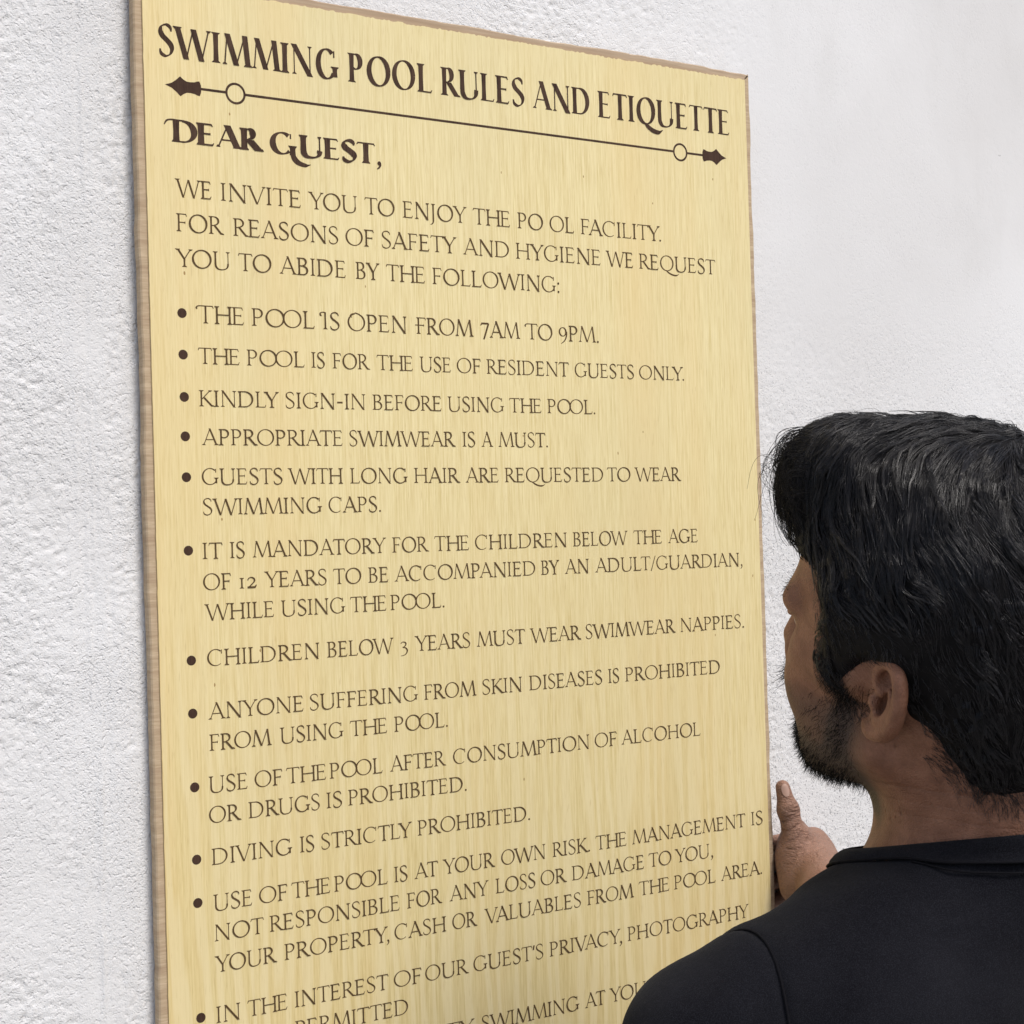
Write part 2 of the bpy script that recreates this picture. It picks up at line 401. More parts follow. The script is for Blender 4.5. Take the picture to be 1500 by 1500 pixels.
GN = {'.': 'dot', ',': 'comma', ':': 'colon', '-': 'dash', '/': 'slash', "'": 'quote', '1': 'one', '2': 'two', '3': 'three', '7': 'seven', '9': 'nine',
      'd': 'swashD', 'g': 'swashG', 't': 'swashT', 'i': 'swashI', 'o': 'swashO', 'f': 'swashF'}
KERN = {'OO': -0.17, 'HE': -0.085, 'T,': 0.02, 'AT': -0.06, 'AV': -0.08, 'VA': -0.10, 'TY': -0.03, 'LY': -0.10, 'LT': -0.06, 'RT': -0.04, 'FA': -0.08, 'PA': -0.06, 'TO': -0.03, 'tO': -0.03,
        'AC': -0.04, 'AG': -0.04, 'OW': -0.04, 'WN': -0.02, 'AY': -0.08, 'Y,': -0.10, 'Y.': -0.08, 'D.': -0.02, 'RA': -0.02, 'OA': -0.03, 'YO': -0.05, 'PO': 0.0, 'L.': 0.0, 'ET': 0.0, 'TT': 0.02}

# ------------------------------------------------------------------ the wooden sign
SIGN_H = 1.20
SIGN_TOP = 0.4450            # veneer top, relative to the camera height
SZ = CAM_Z + SIGN_TOP - SIGN_H
sign = empty('wooden_sign', (X0, BOARD_Y, SZ))
tag(sign, 'tall pale wooden sign engraved with swimming pool rules, held against the wall', 'sign')
def vz(v): return v + SIGN_H - SIGN_TOP       # height inside the sign

n = NT('pale_veneer', 0.55, 0.25)
grain1 = n.noise(n.map((800, 1, 26)), 1, 3, 0.65)
grain2 = n.noise(n.map((330, 1, 7), (3, 0, 1)), 1, 4, 0.65, 0.3)
wob = n.noise(n.map((7, 1, 2.2)), 1, 2, 0.5)
bandv = n.noise(n.map((14, 1, 0.5), (1.7, 0, 0)), 1, 3, 0.55)
col = n.mix(n.ramp(grain1, [(0.32, 0.0), (0.66, 1.0)]), (0.64, 0.515, 0.235), (0.815, 0.710, 0.400))
col = n.mix(n.math('MULTIPLY', n.ramp(grain2, [(0.42, 0.0), (0.60, 1.0)]), 0.40), col, (0.84, 0.735, 0.44))
col = n.mix(n.math('MULTIPLY', n.ramp(bandv, [(0.45, 0.0), (0.75, 1.0)]), 0.55), col, (0.76, 0.585, 0.28))
col = n.mix(n.math('MULTIPLY', n.ramp(wob, [(0.5, 0.0), (0.8, 1.0)]), 0.55), col, (0.68, 0.60, 0.345))
# flame figure in the lower half
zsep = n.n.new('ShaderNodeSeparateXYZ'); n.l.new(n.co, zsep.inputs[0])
fig = n.n.new('ShaderNodeTexWave'); fig.wave_type = 'BANDS'; fig.bands_direction = 'X'
n.l.new(n.map((20, 1, 2.2), (0.3, 0, 0.2)), fig.inputs['Vector']); fig.inputs['Scale'].default_value = 1.0
fig.inputs['Distortion'].default_value = 11.0; fig.inputs['Detail'].default_value = 2.0; fig.inputs['Detail Scale'].default_value = 1.6
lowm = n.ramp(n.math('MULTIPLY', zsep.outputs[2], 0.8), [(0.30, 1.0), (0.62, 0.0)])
col = n.mix(n.math('MULTIPLY', n.math('MULTIPLY', n.ramp(fig.outputs['Fac'], [(0.45, 0.0), (0.8, 1.0)]), lowm), 0.65), col, (0.84, 0.745, 0.47))
low_shade = n.ramp(n.math('ADD', n.math('MULTIPLY', zsep.outputs[2], 0.8), n.math('MULTIPLY', n.noise(n.map((9, 1, 2.5), (4, 0, 2)), 1, 3, 0.6), 0.35)), [(0.42, 1.0), (0.92, 0.0)])
col = n.mix(n.math('MULTIPLY', low_shade, 0.75), col, (0.90, 0.85, 0.74), 'MULTIPLY')  # light falling off towards the bottom, painted into the veneer colour
pores = n.ramp(n.noise(n.map((1100, 1, 60)), 1, 1, 0.5), [(0.27, 1.0), (0.36, 0.0)])
col = n.mix(n.math('MULTIPLY', pores, 0.30), col, (0.42, 0.27, 0.09))
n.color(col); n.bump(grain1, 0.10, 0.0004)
VENEER = n

def jag(a, b, fixed, axis, amp, step):
    """torn veneer edge from a to b"""
    k = max(2, int(abs(b - a) / step)); pts = []
    for i in range(k):
        t = a + (b - a) * i / k
        j = amp * (vnoise(np.array([t]), np.array([fixed]), 0.0022, 71)[0] - 0.35) + amp * 2.2 * max(0, vnoise(np.array([t]), np.array([fixed]), 0.006, 72)[0] - 0.72)
        pts.append((t, j))
    return pts
W_, H_ = BOARD_W, SIGN_H
outl = [(x, 0.0) for x in np.linspace(0, W_, 3)[:-1]]
outl += [(W_ + 0.2 * j, z) for z, j in jag(0, H_, 1.0, 'z', 0.0010, 0.004)]
outl += [(x, H_ - 1.0 * j) for x, j in jag(W_, 0, 2.0, 'x', 0.0013, 0.0009)]
outl += [(-0.3 * j, z) for z, j in jag(H_, 0, 3.0, 'z', 0.0010, 0.004)]
nb = len(outl)
vv = [(x, 0, z) for x, z in outl] + [(x, 0.0014, z) for x, z in outl]
ff = [tuple(range(nb))] + [(i, i + nb, (i + 1) % nb + nb, (i + 1) % nb) for i in range(nb)] + [tuple(range(2 * nb - 1, nb - 1, -1))]
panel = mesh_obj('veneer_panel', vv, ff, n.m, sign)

def lip_mat(name, scale, a, b):
    n = NT(name, 0.7, 0.2)
    f = n.noise(n.map(scale), 1, 4, 0.7); f2 = n.noise(n.map(tuple(k * 0.16 for k in scale), (2, 1, 4)), 1, 3, 0.6)
    n.color(n.mix(n.ramp(f2, [(0.3, 0.0), (0.7, 0.75)]), n.mix(n.ramp(f, [(0.3, 0.0), (0.7, 1.0)]), a, b), (0.34, 0.235, 0.15)))
    n.bump(f, 0.25, 0.0005)
    return n.m
LIPV = lip_mat('edge_wood_upright', (60, 60, 620), (0.43, 0.325, 0.205), (0.66, 0.535, 0.37))
LIPH = lip_mat('edge_wood_level', (18, 200, 420), (0.37, 0.28, 0.19), (0.57, 0.46, 0.335))
LP, LY, LB = 0.0070, 0.0016, 0.0110        # lipping: width of its face, set back, and depth of the board
e = 0.0004
q = [(0.004, 0.004), (W_ - 0.004, 0.004), (W_ - 0.004, H_ - 0.004), (0.004, H_ - 0.004)]
o = [(-LP, -LP), (W_ + LP, -LP), (W_ + LP, H_ + LP), (-LP, H_ + LP)]
for n_, (i, j, mat) in enumerate(((0, 1, LIPH), (1, 2, LIPV), (2, 3, LIPH), (3, 0, LIPV))):
    # hand-sawn mitred bar: its outer arris wanders a little and is eased off
    qi, qj, oi, oj = map(np.array, (q[i], q[j], o[i], o[j]))
    d = (oj - oi) / np.hypot(*(oj - oi)); out = np.array([d[1], -d[0]])
    k_ = 140; t_ = np.linspace(0, 1, k_)
    inn = qi + d * e + np.outer(t_, qj - qi - 2 * d * e); ou = oi + d * e + np.outer(t_, oj - oi - 2 * d * e)
    s_ = t_ * np.hypot(*(oj - oi))
    wob_ = 0.0016 * (vnoise(s_, s_ * 0 + n_, 0.035, 81) - 0.5) + 0.0007 * (vnoise(s_, s_ * 0 + n_, 0.008, 82) - 0.5)
    ou = ou + np.outer(wob_, out)
    rows = [(inn, LY), (ou - out * 0.0012, LY), (ou, LY + 0.0012), (ou, LB), (inn, LB)]
    vv = np.concatenate([np.stack([p_[:, 0], np.full(k_, y_), p_[:, 1]], 1) for p_, y_ in rows])
    ff = [(r_ * k_ + c_, ((r_ + 1) % 5) * k_ + c_, ((r_ + 1) % 5) * k_ + c_ + 1, r_ * k_ + c_ + 1) for r_ in range(5) for c_ in range(k_ - 1)]
    ff += [tuple(r_ * k_ for r_ in range(5))[::-1], tuple(r_ * k_ + k_ - 1 for r_ in range(5))]
    lo_ = mesh_obj('edge_strip', vv, ff, mat, sign)
    bm = bmesh.new(); bm.from_mesh(lo_.data); bmesh.ops.recalc_face_normals(bm, faces=bm.faces); bm.to_mesh(lo_.data); bm.free()
backm = NT('board_back', 0.8, 0.2); backm.color((0.45, 0.32, 0.18))
bb = 0.0035
mesh_obj('backing_board', [(x, y, z) for y in (0.0018, LB - 0.0012) for x, z in ((bb + 0.001, bb + 0.001), (W_ - bb - 0.001, bb + 0.001), (W_ - bb - 0.001, H_ - bb - 0.001), (bb + 0.001, H_ - bb - 0.001))],
         [(0, 1, 2, 3), (7, 6, 5, 4), (0, 4, 5, 1), (1, 5, 6, 2), (2, 6, 7, 3), (3, 7, 4, 0)], backm.m, sign)

def ink(name, dark, light, amt):
    n = NT(name, 0.8, 0.15)
    st = n.noise(n.map((1400, 1, 40)), 1, 2, 0.6); bl = n.noise(n.map((60, 1, 60)), 1, 3, 0.6)
    n.color(n.mix(n.math('MULTIPLY', n.ramp(n.math('ADD', n.math('MULTIPLY', st, 0.6), n.math('MULTIPLY', bl, 0.4)), [(0.38, 0.0), (0.62, 1.0)]), amt), dark, light))
    return n.m
INK_BIG = ink('burnt_heading', (0.036, 0.020, 0.014), (0.115, 0.070, 0.046), 0.70)
INK_BODY = ink('burnt_text', (0.072, 0.042, 0.018), (0.165, 0.108, 0.050), 0.55)
INK_DOT = ink('burnt_dot', (0.045, 0.024, 0.017), (0.10, 0.058, 0.038), 0.5)

def poly_mesh(name, polys, layers, zbase, mat, lift=0.00006, step=0.000018):
    v, f = [], []
    for p, ly in zip(polys, layers):
        b = len(v); y = -(lift + step * ly)
        k = len(p)
        v += [(x, y, vz(z + zbase)) for x, z in p]
        if k > 16 and k % 2 == 0:          # curve strips: quads between the two edges
            h = k // 2
            f += [(b + i, b + k - 1 - i, b + k - 2 - i, b + i + 1) for i in range(h - 1)]
        else: f.append(tuple(range(b, b + k)))
    o = mesh_obj(name, v, f, mat, sign)
    bm = bmesh.new(); bm.from_mesh(o.data); 
    for fc in bm.faces:
        fc.normal_update()
        if fc.normal.y > 0: fc.normal_flip()
    bm.to_mesh(o.data); bm.free()
    return o
TEXT = [
    ('title', 387.2, 24.5, [('SWIMMING', 12.4, 170.5), ('POOL', 179.1, 260.9), ('RULES', 269.8, 357.3), ('AND', 366.2, 429.3), ('ETIQUETTE', 438.9, 597.7)]),
    ('bold', 319.5, 17.7, [('dEAR', 15.0, 100.1), ('gUEST,', 105.4, 208.5)]),
    ('body', 276.4, 14.3, [('WE', 22.8, 53.3), ('INVITE', 61.5, 131.8), ('YOU', 138.8, 184.1), ('TO', 191.3, 220.2), ('ENJOY', 228.2, 292.4), ('THE', 298.7, 337.6), ('PO', 345.7, 373.3), ('OL', 380.5, 407.5), ('FACILITY.', 415.3, 508.6)]),
    ('body', 248.9, 14.3, [('FOR', 23.2, 63.5), ('REASONS', 71.4, 165.6), ('OF', 172.4, 199.3), ('SAFETY', 207.0, 281.0), ('AND', 287.7, 335.6), ('HYGIENE', 343.0, 436.4), ('WE', 442.7, 474.0), ('REQUEST', 481.5, 574.9)]),
    ('body', 220.9, 14.3, [('YOU', 21.6, 67.8), ('TO', 74.8, 104.0), ('ABIDE', 111.2, 171.6), ('BY', 181.1, 204.0), ('THE', 210.1, 248.1), ('FOLLOWING:', 255.7, 389.1)]),
    ('body', 177.0, 14.3, [('tHE', 37.3, 78.4), ('POOL', 85.4, 141.4), ('iS', 146.1, 164.5), ('oPEN', 172.1, 228.6), ('fROM', 237.1, 295.9), ('7AM', 302.9, 344.9), ('tO', 349.8, 380.0), ('9PM.', 387.0, 431.7)]),
    ('body', 144.7, 12.9, [('THE', 38.4, 73.7), ('POOL', 80.1, 131.2), ('IS', 137.6, 149.8), ('FOR', 157.1, 192.3), ('THE', 198.6, 233.6), ('USE', 240.5, 271.5), ('OF', 277.7, 302.3), ('RESIDENT', 308.4, 397.1), ('GUESTS', 403.5, 471.2), ('ONLY.', 477.4, 531.3)]),
    ('body', 110.9, 12.9, [('KINDLY', 38.3, 107.4), ('SIGN-IN', 113.4, 186.8), ('BEFORE', 193.6, 260.8), ('USING', 267.4, 325.6), ('THE', 330.9, 365.4), ('POOL.', 372.1, 425.3)]),
    ('body', 80.2, 12.9, [('APPROPRIATE', 39.7, 164.2), ('SWIMWEAR', 170.9, 274.3), ('IS', 281.3, 294.2), ('A', 300.7, 313.0), ('MUST.', 318.5, 371.4)]),
    ('body', 48.8, 12.9, [('GUESTS', 38.8, 108.6), ('WITH', 113.4, 163.6), ('LONG', 170.5, 225.4), ('HAIR', 231.8, 277.9), ('ARE', 283.3, 317.4), ('REQUESTED', 324.1, 432.0), ('TO', 436.4, 463.5), ('WEAR', 468.3, 523.8)]),
    ('body', 24.8, 12.9, [('SWIMMING', 39.3, 143.6), ('CAPS.', 149.6, 198.8)]),
    ('body', -10.1, 12.9, [('IT', 37.8, 54.8), ('IS', 61.0, 73.7), ('MANDATORY', 80.6, 202.8), ('FOR', 208.5, 244.5), ('THE', 249.8, 284.7), ('CHILDREN', 291.0, 388.9), ('BELOW', 395.7, 458.2), ('THE', 464.8, 498.1), ('AGE', 505.7, 541.8)]),
    ('body', -34.7, 12.9, [('OF', 37.5, 61.2), ('12', 68.5, 83.5), ('YEARS', 89.9, 146.0), ('TO', 151.9, 178.2), ('BE', 184.8, 203.7), ('ACCOMPANIED', 209.9, 353.6), ('BY', 359.8, 379.9), ('AN', 385.9, 412.6), ('ADULT/GUARDIAN,', 419.8, 597.1)]),
    ('body', -58.7, 12.9, [('WHILE', 37.9, 97.7), ('USING', 104.2, 162.5), ('THE', 167.0, 201.2), ('POOL.', 205.2, 258.2)]),
    ('body', -94.8, 12.9, [('CHILDREN', 39.2, 137.5), ('BELOW', 144.5, 207.3), ('3', 213.9, 220.9), ('YEARS', 227.6, 283.1), ('MUST', 289.9, 340.5), ('WEAR', 345.6, 401.8), ('SWIMWEAR', 407.0, 511.4), ('NAPPIES.', 517.5, 596.4)]),
    ('body', -136.9, 12.9, [('ANYONE', 39.0, 121.5), ('SUFFERING', 127.7, 229.5), ('FROM', 235.4, 288.0), ('SKIN', 294.4, 335.6), ('DISEASES', 343.4, 423.7), ('IS', 430.7, 443.2), ('PROHIBITED', 450.3, 564.1)]),
    ('body', -161.6, 12.9, [('FROM', 39.2, 92.7), ('USING', 100.1, 157.7), ('THE', 163.5, 198.5), ('POOL.', 205.5, 258.1)]),
    ('body', -194.6, 12.9, [('USE', 37.7, 70.6), ('OF', 76.8, 101.1), ('THE', 104.5, 140.4), ('POOL', 143.7, 193.1), ('AFTER', 200.3, 255.3), ('CONSUMPTION', 262.3, 407.3), ('OF', 413.2, 438.3), ('ALCOHOL', 443.6, 537.7)]),
    ('body', -218.5, 12.9, [('OR', 37.2, 64.6), ('DRUGS', 70.9, 134.0), ('IS', 140.2, 154.3), ('PROHIBITED.', 160.2, 275.2)]),
    ('body', -251.5, 12.9, [('DIVING', 38.5, 108.1), ('IS', 115.1, 127.9), ('STRICTLY', 134.5, 219.7), ('PROHIBITED.', 225.3, 340.0)]),
    ('body', -287.7, 12.9, [('USE', 39.0, 71.8), ('OF', 77.9, 102.9), ('THE', 106.3, 141.2), ('POOL', 145.0, 194.8), ('IS', 201.3, 214.1), ('AT', 220.8, 244.3), ('YOUR', 248.8, 302.0), ('OWN', 308.4, 355.5), ('RISK.', 363.1, 404.3), ('THE', 410.7, 445.7), ('MANAGEMENT', 452.4, 590.4), ('IS', 597.9, 612.3)]),
    ('body', -311.5, 12.9, [('NOT', 39.3, 81.6), ('RESPONSIBLE', 86.5, 205.6), ('FOR', 212.9, 247.5), ('ANY', 254.8, 294.8), ('LOSS', 301.9, 343.6), ('OR', 349.3, 377.7), ('DAMAGE', 383.5, 465.0), ('TO', 470.8, 497.8), ('YOU,', 501.9, 548.3)]),
    ('body', -336.1, 12.9, [('YOUR', 38.6, 92.2), ('PROPERTY,', 98.8, 195.0), ('CASH', 200.0, 250.5), ('OR', 256.7, 282.0), ('VALUABLES', 289.4, 392.5), ('FROM', 399.5, 452.5), ('THE', 458.4, 494.1), ('POOL', 500.1, 550.5), ('AREA.', 557.5, 609.6)]),
    ('body', -375.6, 12.9, [('IN', 38.8, 59.1), ('THE', 65.3, 100.0), ('INTEREST', 106.7, 193.1), ('OF', 198.1, 224.9), ('OUR', 228.5, 272.1), ("GUEST'S", 276.7, 349.9), ('PRIVACY,', 356.7, 437.1), ('PHOTOGRAPHY', 443.9, 591.0)]),
    ('body', -399.5, 12.9, [('PERMITTED', 106.3, 211.1)]),
    ('body', -428.1, 12.9, [('TY', 247.2, 276.1), ('SWIMMING', 283.7, 387.1), ('AT', 393.5, 416.5), ('YOUR', 421.1, 476.7)]),
]

FACES = {'title': dict(T=0.0046, t=0.00115, serif=0.0014, kern=0.3, track=0.075), 'bold': dict(T=0.0056, t=0.00130, serif=0.0011, track=0.03), 'body': dict(T=0.00158, t=0.00078, serif=0.00125)}
for st, v, cap, words in TEXT:
    gl = Glyphs(cap / 1000, **FACES[st])
    if st == 'body': gl.T *= cap / 13.4; gl.t *= cap / 13.4
    polys, layers = [], []
    for wd_, xa, xb in words:
        p, l = gl.run(wd_, xa / 1000, xb / 1000)
        polys += p; layers += l
    nm = {'title': 'heading_text', 'bold': 'greeting_text', 'body': 'text_line'}[st]
    poly_mesh(nm, polys, layers, v / 1000, INK_BODY if st == 'body' else INK_BIG)
BULLETS = [184.3, 151.5, 118.1, 87.0, 54.8, -3.0, -89.4, -131.0, -188.8, -245.4, -279.3, -368.9]
for v in BULLETS:
    r = 0.00395
    poly_mesh('bullet_dot', [[(0.026 + r * math.cos(k * math.pi / 7), r * math.sin(k * math.pi / 7)) for k in range(14)]], [0], v / 1000, INK_DOT)
# arrow ornament under the heading: ring ends and dart tips
orn = empty('arrow_ornament', (0, 0, 0)); orn.parent = sign
def orn_piece(name, polys, layers, mat=INK_BIG):
    o = poly_mesh(name, polys, layers, 0.3643, mat); o.parent = orn; return o
lw = 0.00105
def seg(a, b): return [(a, -lw), (b, -lw), (b, lw), (a, lw)]
orn_piece('ornament_line', [seg(0.0464, 0.0684), seg(0.0846, 0.5266), seg(0.5442, 0.5638)], [0, 0, 0], INK_BIG)
def ring(cx):
    ro, ri = 0.0088, 0.0069
    A = [(cx + ro * math.cos(a), ro * math.sin(a)) for a in np.linspace(0, 2 * math.pi, 41)]
    B = [(cx + ri * math.cos(a), ri * math.sin(a)) for a in np.linspace(0, 2 * math.pi, 41)]
    orn_piece('ornament_ring', [A + B[::-1]], [2], INK_BIG)
ring(0.0766); ring(0.5354)
def dart(x0, sgn):
    up = [(0, 0.0), (5.5, 2.0), (9.0, 4.6), (12.6, 7.9), (15.6, 5.6), (18.2, 4.4), (21.3, 4.3), (24.6, 4.7), (26.9, 5.6), (28.8, 5.9), (30.0, 3.0), (30.2, 0)]
    A = [(x0 + sgn * a / 1000, b / 1000) for a, b in up]; B = [(x0 + sgn * a / 1000, -b / 1000) for a, b in up]
    orn_piece('ornament_dart', [A + B[::-1]], [4], INK_DOT)
dart(0.0170, 1); dart(0.5930, -1)
# small knots and specks in the veneer
kn = NT('knot', 0.7, 0.2); kn.color((0.36, 0.23, 0.09))
sp = []
for x, v, rr in ((0.029, 0.216, 0.0012), (0.055, 0.021, 0.0009), (0.071, 0.347, 0.0009), (0.33, 0.325, 0.0008), (0.42, 0.330, 0.0008), (0.61, -0.045, 0.0009), (0.345, 0.09, 0.0009), (0.45, 0.075, 0.0010), (0.085, -0.085, 0.0010), (0.335, -0.215, 0.0009), (0.575, 0.342, 0.0009), (0.5, 0.312, 0.0008), (0.19, 0.215, 0.0008), (0.56, -0.1, 0.0008), (0.045, -0.11, 0.001), (0.13, 0.12, 0.0008), (0.48, 0.095, 0.0008), (0.615, 0.01, 0.001)):
    sp.append([(x + rr * 0.7 * math.cos(k) * (0.7 + 0.5 * random.random()), v + rr * 1.5 * math.sin(k) * (0.7 + 0.5 * random.random())) for k in np.linspace(0, 2 * math.pi, 9)[:-1]])
for q in sp: poly_mesh('wood_speck', [q], [0], 0, kn.m, lift=0.00003)

# ------------------------------------------------------------------ sculpting: smooth unions of simple volumes, meshed as one surface
def sd(prim, P):
    k = prim[0]
    if k == 'e':                       # ellipsoid: centre, radii, rotation
        _, c, r, R = prim
        q = P - c
        if R is not None: q = q @ R
        q1 = q / r; k0 = np.sqrt((q1 * q1).sum(-1)) + 1e-9; q2 = q1 / r; k1 = np.sqrt((q2 * q2).sum(-1)) + 1e-9
        return k0 * (k0 - 1) / k1
    if k == 'p':                       # tapered polyline, joints without bulges
        return np.min([sd(c, P) for c in prim[1]], 0)
    _, a, b, ra, rb = prim             # tapered capsule
    ab = b - a; L = float(ab @ ab) + 1e-12
    t = np.clip(((P - a) @ ab) / L, 0, 1)
    d = P - a - t[:, None] * ab
    return np.sqrt((d * d).sum(-1)) - (ra + (rb - ra) * t)
def reach(prim):
    if prim[0] == 'e': return prim[1], float(np.max(prim[2]))
    if prim[0] == 'p':
        q = [reach(c) for c in prim[1]]; c = np.mean([a for a, b in q], 0); return c, max(np.linalg.norm(a - c) + b for a, b in q)
    c = (prim[1] + prim[2]) / 2; return c, float(np.linalg.norm(prim[2] - prim[1]) / 2 + max(prim[3], prim[4]))
class Sculpt:
    def __init__(s): s.items = []; s.M = (np.eye(3), np.zeros(3))
    def frame(s, R, o): s.M = (np.asarray(R, float), np.asarray(o, float))
    def w(s, p): return s.M[0] @ np.asarray(p, float) + s.M[1]
    def e(s, c, r, k=0.01, op='+', rot=None):
        R = s.M[0] if rot is None else s.M[0] @ rot
        s.items.append((('e', s.w(c), np.asarray(r, float), R), k, op))
    def ball(s, c, r, k=0.01, op='+'): s.items.append((('e', s.w(c), np.array([r, r, r], float), None), k, op))
    def cap(s, a, b, ra, rb=None, k=0.01, op='+'): s.items.append((('c', s.w(a), s.w(b), ra, ra if rb is None else rb), k, op))
    def path(s, pts, r, k=0.006, op='+', dense=1):
        P = [s.w(p) for p in pts]; n = len(P)
        r = list(r) if isinstance(r, (list, tuple)) else [r] * n
        if dense > 1:
            Q, q = [], []
            for i in range(n - 1):
                p0, p1, p2, p3 = P[max(i - 1, 0)], P[i], P[i + 1], P[min(i + 2, n - 1)]
                for j in range(dense):
                    u = j / dense
                    Q.append(0.5 * (2 * p1 + (p2 - p0) * u + (2 * p0 - 5 * p1 + 4 * p2 - p3) * u * u + (3 * p1 - p0 - 3 * p2 + p3) * u ** 3)); q.append(r[i] + (r[i + 1] - r[i]) * u)
            P, r = Q + [P[-1]], q + [r[-1]]; n = len(P)
        s.items.append((('p', [('c', P[i], P[i + 1], r[i], r[i + 1]) for i in range(n - 1)]), k, op))
    def value(s, P, items=None, far=0.25):
        D = np.full(len(P), far)
        for prim, k, op in (s.items if items is None else items):
            d = sd(prim, P)
            if op == '+':
                h = np.clip(0.5 + 0.5 * (D - d) / k, 0, 1); D = D * (1 - h) + d * h - k * h * (1 - h)
            else:
                h = np.clip(0.5 - 0.5 * (D + d) / k, 0, 1); D = D * (1 - h) - d * h + k * h * (1 - h)
        return D
    def grad(s, P, e=0.0008):
        G = np.stack([s.value(P + np.eye(3)[i] * e) - s.value(P - np.eye(3)[i] * e) for i in range(3)], 1)
        return G / (np.linalg.norm(G, axis=1, keepdims=True) + 1e-12)
    def mesh(s, h, extra=None, B=40):
        lo = np.min([reach(p)[0] - reach(p)[1] for p, k, o in s.items if o == '+'], 0) - 4 * h
        hi = np.max([reach(p)[0] + reach(p)[1] for p, k, o in s.items if o == '+'], 0) + 4 * h
        n = np.ceil((hi - lo) / h).astype(int) + 2
        S = np.array([n[1] * n[2], n[2], 1], np.int64)
        ids, pos, quads = [], [], []
        rc = [(reach(p), k, o) for p, k, o in s.items]
        for bi in range(0, n[0], B):
            for bj in range(0, n[1], B):
                for bk in range(0, n[2], B):
                    base = np.array([bi, bj, bk]) - 1; N = B + 2
                    c0 = lo + (base + N / 2) * h; half = N * h / 2
                    act = [it for it, ((c, r), k, o) in zip(s.items, rc) if np.all(np.abs(c - c0) < half + r + max(k, 0.012))]
                    if not any(a[2] == '+' for a in act): continue
                    ax = [lo[i] + (base[i] + np.arange(N)) * h for i in range(3)]
                    Pg = np.stack(np.meshgrid(*ax, indexing='ij'), -1).reshape(-1, 3)
                    # coarse reject
                    F = s.value(Pg[::37], act)
                    if F.min() > 0.03 or F.max() < -0.03: continue
                    F = s.value(Pg, act)
                    if extra is not None: F = extra(Pg, F)
                    F = F.reshape(N, N, N); I = F < 0
                    if not I.any() or I.all(): continue
                    # cell vertices
                    M = N - 1
                    cnt = np.zeros((M, M, M)); acc = np.zeros((M, M, M, 3))
                    for axn in range(3):
                        for u in (0, 1):
                            for v in (0, 1):
                                o0 = [0, 0, 0]; o1 = [0, 0, 0]
                                oth = [x for x in range(3) if x != axn]
                                o0[oth[0]] = o1[oth[0]] = u; o0[oth[1]] = o1[oth[1]] = v; o1[axn] = 1
                                sl0 = tuple(slice(o, o + M) for o in o0); sl1 = tuple(slice(o, o + M) for o in o1)
                                f0 = F[sl0]; f1 = F[sl1]; c = (f0 < 0) != (f1 < 0)
                                t = np.where(c, f0 / np.where(c, f0 - f1, 1), 0)
                                cnt += c
                                for d in range(3):
                                    acc[..., d] += c * (o0[d] + (t if d == axn else 0))
                    ci = np.argwhere(cnt > 0)
                    if len(ci) == 0: continue
                    pv = acc[cnt > 0] / cnt[cnt > 0][:, None]
                    ids.append((ci + base) @ S); pos.append(lo + (ci + base + pv) * h)
                    for axn in range(3):
                        o1 = [0, 0, 0]; o1[axn] = 1
                        a, b = [x for x in range(3) if x != axn]
                        r = [slice(1, 1 + B)] * 3
                        f0 = I[tuple(r)]
                        r1 = [slice(1 + o, 1 + B + o) for o in o1]
                        f1 = I[tuple(r1)]
                        e = np.argwhere(f0 != f1)
                        if len(e) == 0: continue
                        fl = f0[tuple(e.T)]
                        g = e + 1 + base
                        da = np.zeros(3, int); da[a] = 1; db = np.zeros(3, int); db[b] = 1
                        q = np.stack([(g - da - db) @ S, (g - db) @ S, g @ S, (g - da) @ S], 1)
                        if axn == 1: fl = ~fl
                        q[~fl] = q[~fl][:, ::-1]
                        quads.append(q)
        ids = np.concatenate(ids); pos = np.concatenate(pos); quads = np.concatenate(quads)
        u, first, = np.unique(ids, return_index=True)
        V = pos[first]; Q = np.searchsorted(u, quads)
        ok = (Q < len(u)).all(1); Q = Q[ok]
        good = (u[Q] == quads[ok]).all(1)
        return V, Q[good]
def relax(V, Q, it=2, lam=0.5):
    n = len(V); a = Q.ravel(); b = np.roll(Q, -1, 1).ravel()
    deg = np.bincount(a, minlength=n) + np.bincount(b, minlength=n)
    for _ in range(it):
        A = np.stack([np.bincount(a, V[b][:, d], n) + np.bincount(b, V[a][:, d], n) for d in range(3)], 1) / np.maximum(deg, 1)[:, None]
        V = V + lam * (A - V)
    return V
def rx(a): c, s_ = math.cos(a), math.sin(a); return np.array([[1, 0, 0], [0, c, -s_], [0, s_, c]])
def ry(a): c, s_ = math.cos(a), math.sin(a); return np.array([[c, 0, s_], [0, 1, 0], [-s_, 0, c]])
def rz(a): c, s_ = math.cos(a), math.sin(a); return np.array([[c, -s_, 0], [s_, c, 0], [0, 0, 1]])

# ------------------------------------------------------------------ the man holding the sign
def facing(theta):
    """columns: forward, his left, up; theta = how far he faces away from the camera"""
    return np.array([[-math.cos(theta), -math.sin(theta), 0], [math.sin(theta), -math.cos(theta), 0], [0, 0, 1.0]])
R_CAMYAW = np.array([[math.cos(YAW), -math.sin(YAW), 0], [math.sin(YAW), math.cos(YAW), 0], [0, 0, 1.0]])
TH, PI_, RO = math.radians(44.8), math.radians(13.0), math.radians(13.2)
R_HEAD = RC @ facing(TH) @ np.array([[1, 0, 0], [0, math.cos(RO), math.sin(RO)], [0, -math.sin(RO), math.cos(RO)]]) @ np.array([[math.cos(PI_), 0, -math.sin(PI_)], [0, 1, 0], [math.sin(PI_), 0, math.cos(PI_)]])
O_HEAD = c2w((0.2885, 1.125, -0.103))
TT = math.radians(70)
R_TORSO = R_CAMYAW @ facing(TT)
O_TORSO = c2w((0.318, 1.150, -0.232))      # base of the neck
